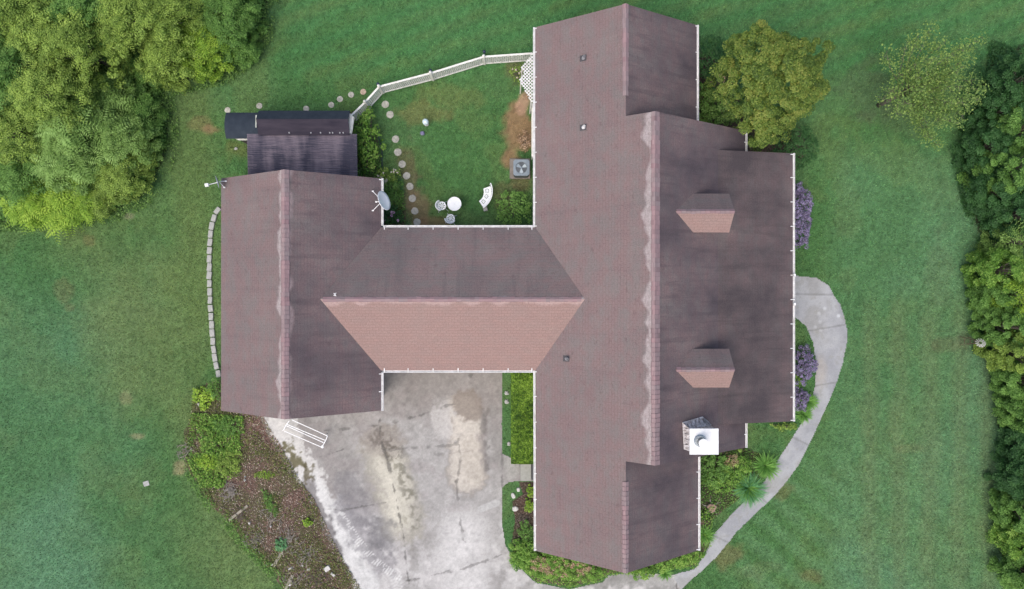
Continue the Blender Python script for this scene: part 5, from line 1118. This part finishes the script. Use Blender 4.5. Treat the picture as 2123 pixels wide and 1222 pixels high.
# ------------------------------------------------------------------ driveway objects
M['rail'] = mat_noise('white_enamel', (.78,.78,.78), (.86,.86,.86), 4, .35)
x, y, _ = P(635, 897, .5); t = empty('rail_frame', (x, y, .01), 'white tubular metal rail frame standing on the driveway by the garage gable', 'metal frame')
def L3(px, py, z): q = P(px, py, z); return (q[0]-x, q[1]-y, q[2])
for a_, b_, z in [((606,871),(679,904),.62),((595,880),(674,913),.62),((594,883),(671,918),.5),((590,894),(666,927),.35)]:
    MB().tube([L3(*a_, z), L3(*b_, z)], .022, 8).build('rail', M['rail'], t)
MB().tube([L3(600,873,.62), L3(594,880,.62), L3(588,892,.35), L3(586,893,.0)], .02, 8).build('end_post', M['rail'], t)
MB().tube([L3(679,904,.62), L3(676,912,.6), L3(667,928,.35), L3(666,925,.0)], .02, 8).build('end_post', M['rail'], t)
MB().tube([L3(606,871,.62), L3(605,868,.0)], .02, 8).build('end_post', M['rail'], t); MB().tube([L3(679,904,.62), L3(677,900,.0)], .02, 8).build('end_post', M['rail'], t)
mb = MB(); mb.lathe(L3(669,926,.33), [(.001,0),(.07,.02),(.08,.06),(.05,.1),(.001,.11)], 10); mb.build('end_fitting', M['rail'], t)
x, y, _ = P(1090, 980, .14); tag(MB().obox((x, y, .08), (.55, .85, .14)).build('door_step', mat_noise('pale_step', (.26,.26,.235), (.33,.33,.3), 6, .9, bump=.1), None, bevel=.012), 'pale concrete door step between the hedge and the lower bed', 'step')
x, y, _ = P(1106, 980, .3); tag(MB().obox((x+.02, y, .09), (.22, .8, .16)).build('door_mat', mat_noise('dark_mat', (.05,.05,.055), (.09,.09,.095), 20), None), 'dark mat under the eave beside the pale door step', 'door mat')
# stump
x, y, _ = P(1476, 1054, .2); t = empty('tree_stump', (x, y, 0), 'cut tree stump with roots beside the south wing', 'tree stump')
m_, n_, l_, b_ = base_mat('cut_wood', rough=.8); tc = N(n_, 'ShaderNodeTexCoord'); wv = N(n_, 'ShaderNodeTexWave', wave_type='RINGS', rings_direction='Z'); wv.inputs['Scale'].default_value = 9; wv.inputs['Distortion'].default_value = 3
cr = N(n_, 'ShaderNodeValToRGB'); cr.color_ramp.elements[0].color = (.17,.1,.07,1); cr.color_ramp.elements[1].color = (.42,.29,.22,1); l_.new(tc.outputs['Object'], wv.inputs['Vector']); l_.new(wv.outputs[0], cr.inputs[0]); l_.new(cr.outputs[0], b_.inputs['Base Color'])
mb = MB(); top = [(.21*(1+.12*math.sin(3*q)+.06*math.sin(7*q))*math.cos(q), .21*(1+.12*math.sin(3*q)+.06*math.sin(7*q))*math.sin(q)) for q in np.linspace(0, 6.28, 26)[:-1]]
mb.prism([(p*1.12, q*1.12) for p, q in top], -.02, .18); mb.build('bark', M['bark'], t); MB().prism(top, .18, .2).build('cut_face', m_, t)
mb = MB()
for q in (.4, 1.5, 2.7, 4.0, 5.3): mb.tube([(.18*math.cos(q), .18*math.sin(q), .08), (.38*math.cos(q+.2), .38*math.sin(q+.2), .03), (.6*math.cos(q), .6*math.sin(q), .0)], [.05,.03,.012], 6)
mb.build('root', M['barkpale'], t)
# windmill, bucket
x, y, _ = P(2034, 710, 1.3); bx_, by_, _ = P(2004, 706, 0); t = empty('garden_windmill', (x, y, 0), 'small garden windmill with white fan wheel at the lawn\'s right edge', 'windmill')
mb = MB(); 
for sx in (-1, 1):
    for sy in (-1, 1): mb.bar((sx*.2, sy*.2, 0), (sx*.03, sy*.03, 1.25), .02)
for z, k in ((.3,.16),(.65,.11),(1.,.065)):
    for p, q in (((-k,-k),(k,-k)),((k,-k),(k,k)),((k,k),(-k,k)),((-k,k),(-k,-k))): mb.bar((*p, z), (*q, z), .015)
mb.build('tower', mat_noise('rusty_metal', (.06,.035,.025), (.11,.07,.05), 15, .8), t)
mb = MB(); wn = Vector((-.75,-.35,.5)).normalized(); wu = wn.cross(Vector((0,0,1))).normalized(); wv_ = wn.cross(wu)
for k in range(12):
    q = k*math.pi/6; p1 = (wu*math.cos(q-.16)+wv_*math.sin(q-.16)); p2 = (wu*math.cos(q+.16)+wv_*math.sin(q+.16)); tw = wn*.02; c0 = Vector((-.03,-.03,1.3))
    mb.add([c0+p1*.07, c0+p1*.24+tw, c0+p2*.24-tw, c0+p2*.07], [(0,1,2,3)])
mb.build('fan_wheel', M['blockstone'], t)
x, y, _ = P(2068, 482, .3); t = tag(MB().lathe((0,0,0), [(.17,0),(.2,.3),(.215,.31),(.215,.33),(.185,.33),(.16,.05),(.001,.05)], 24).build('bucket', mat_noise('black_plastic', (.012,.014,.016), (.03,.032,.035), 6, .4), None), 'round black bucket among the bushes at the right edge', 'bucket'); t.location = (x, y, .35)
t.location.z = 0.02
# black edging strip beside the bush bed in the courtyard
e1 = [P(a, b, .08) for a, b in ((783,262),(785,285),(792,310),(792,345))]; tag(MB().tube(e1, .025, 6).build('garden_hose', mat_noise('dark_hose', (.02,.03,.045), (.035,.05,.07), 8, .4), None), 'dark hose lying along the bushy bed in the courtyard', 'hose')
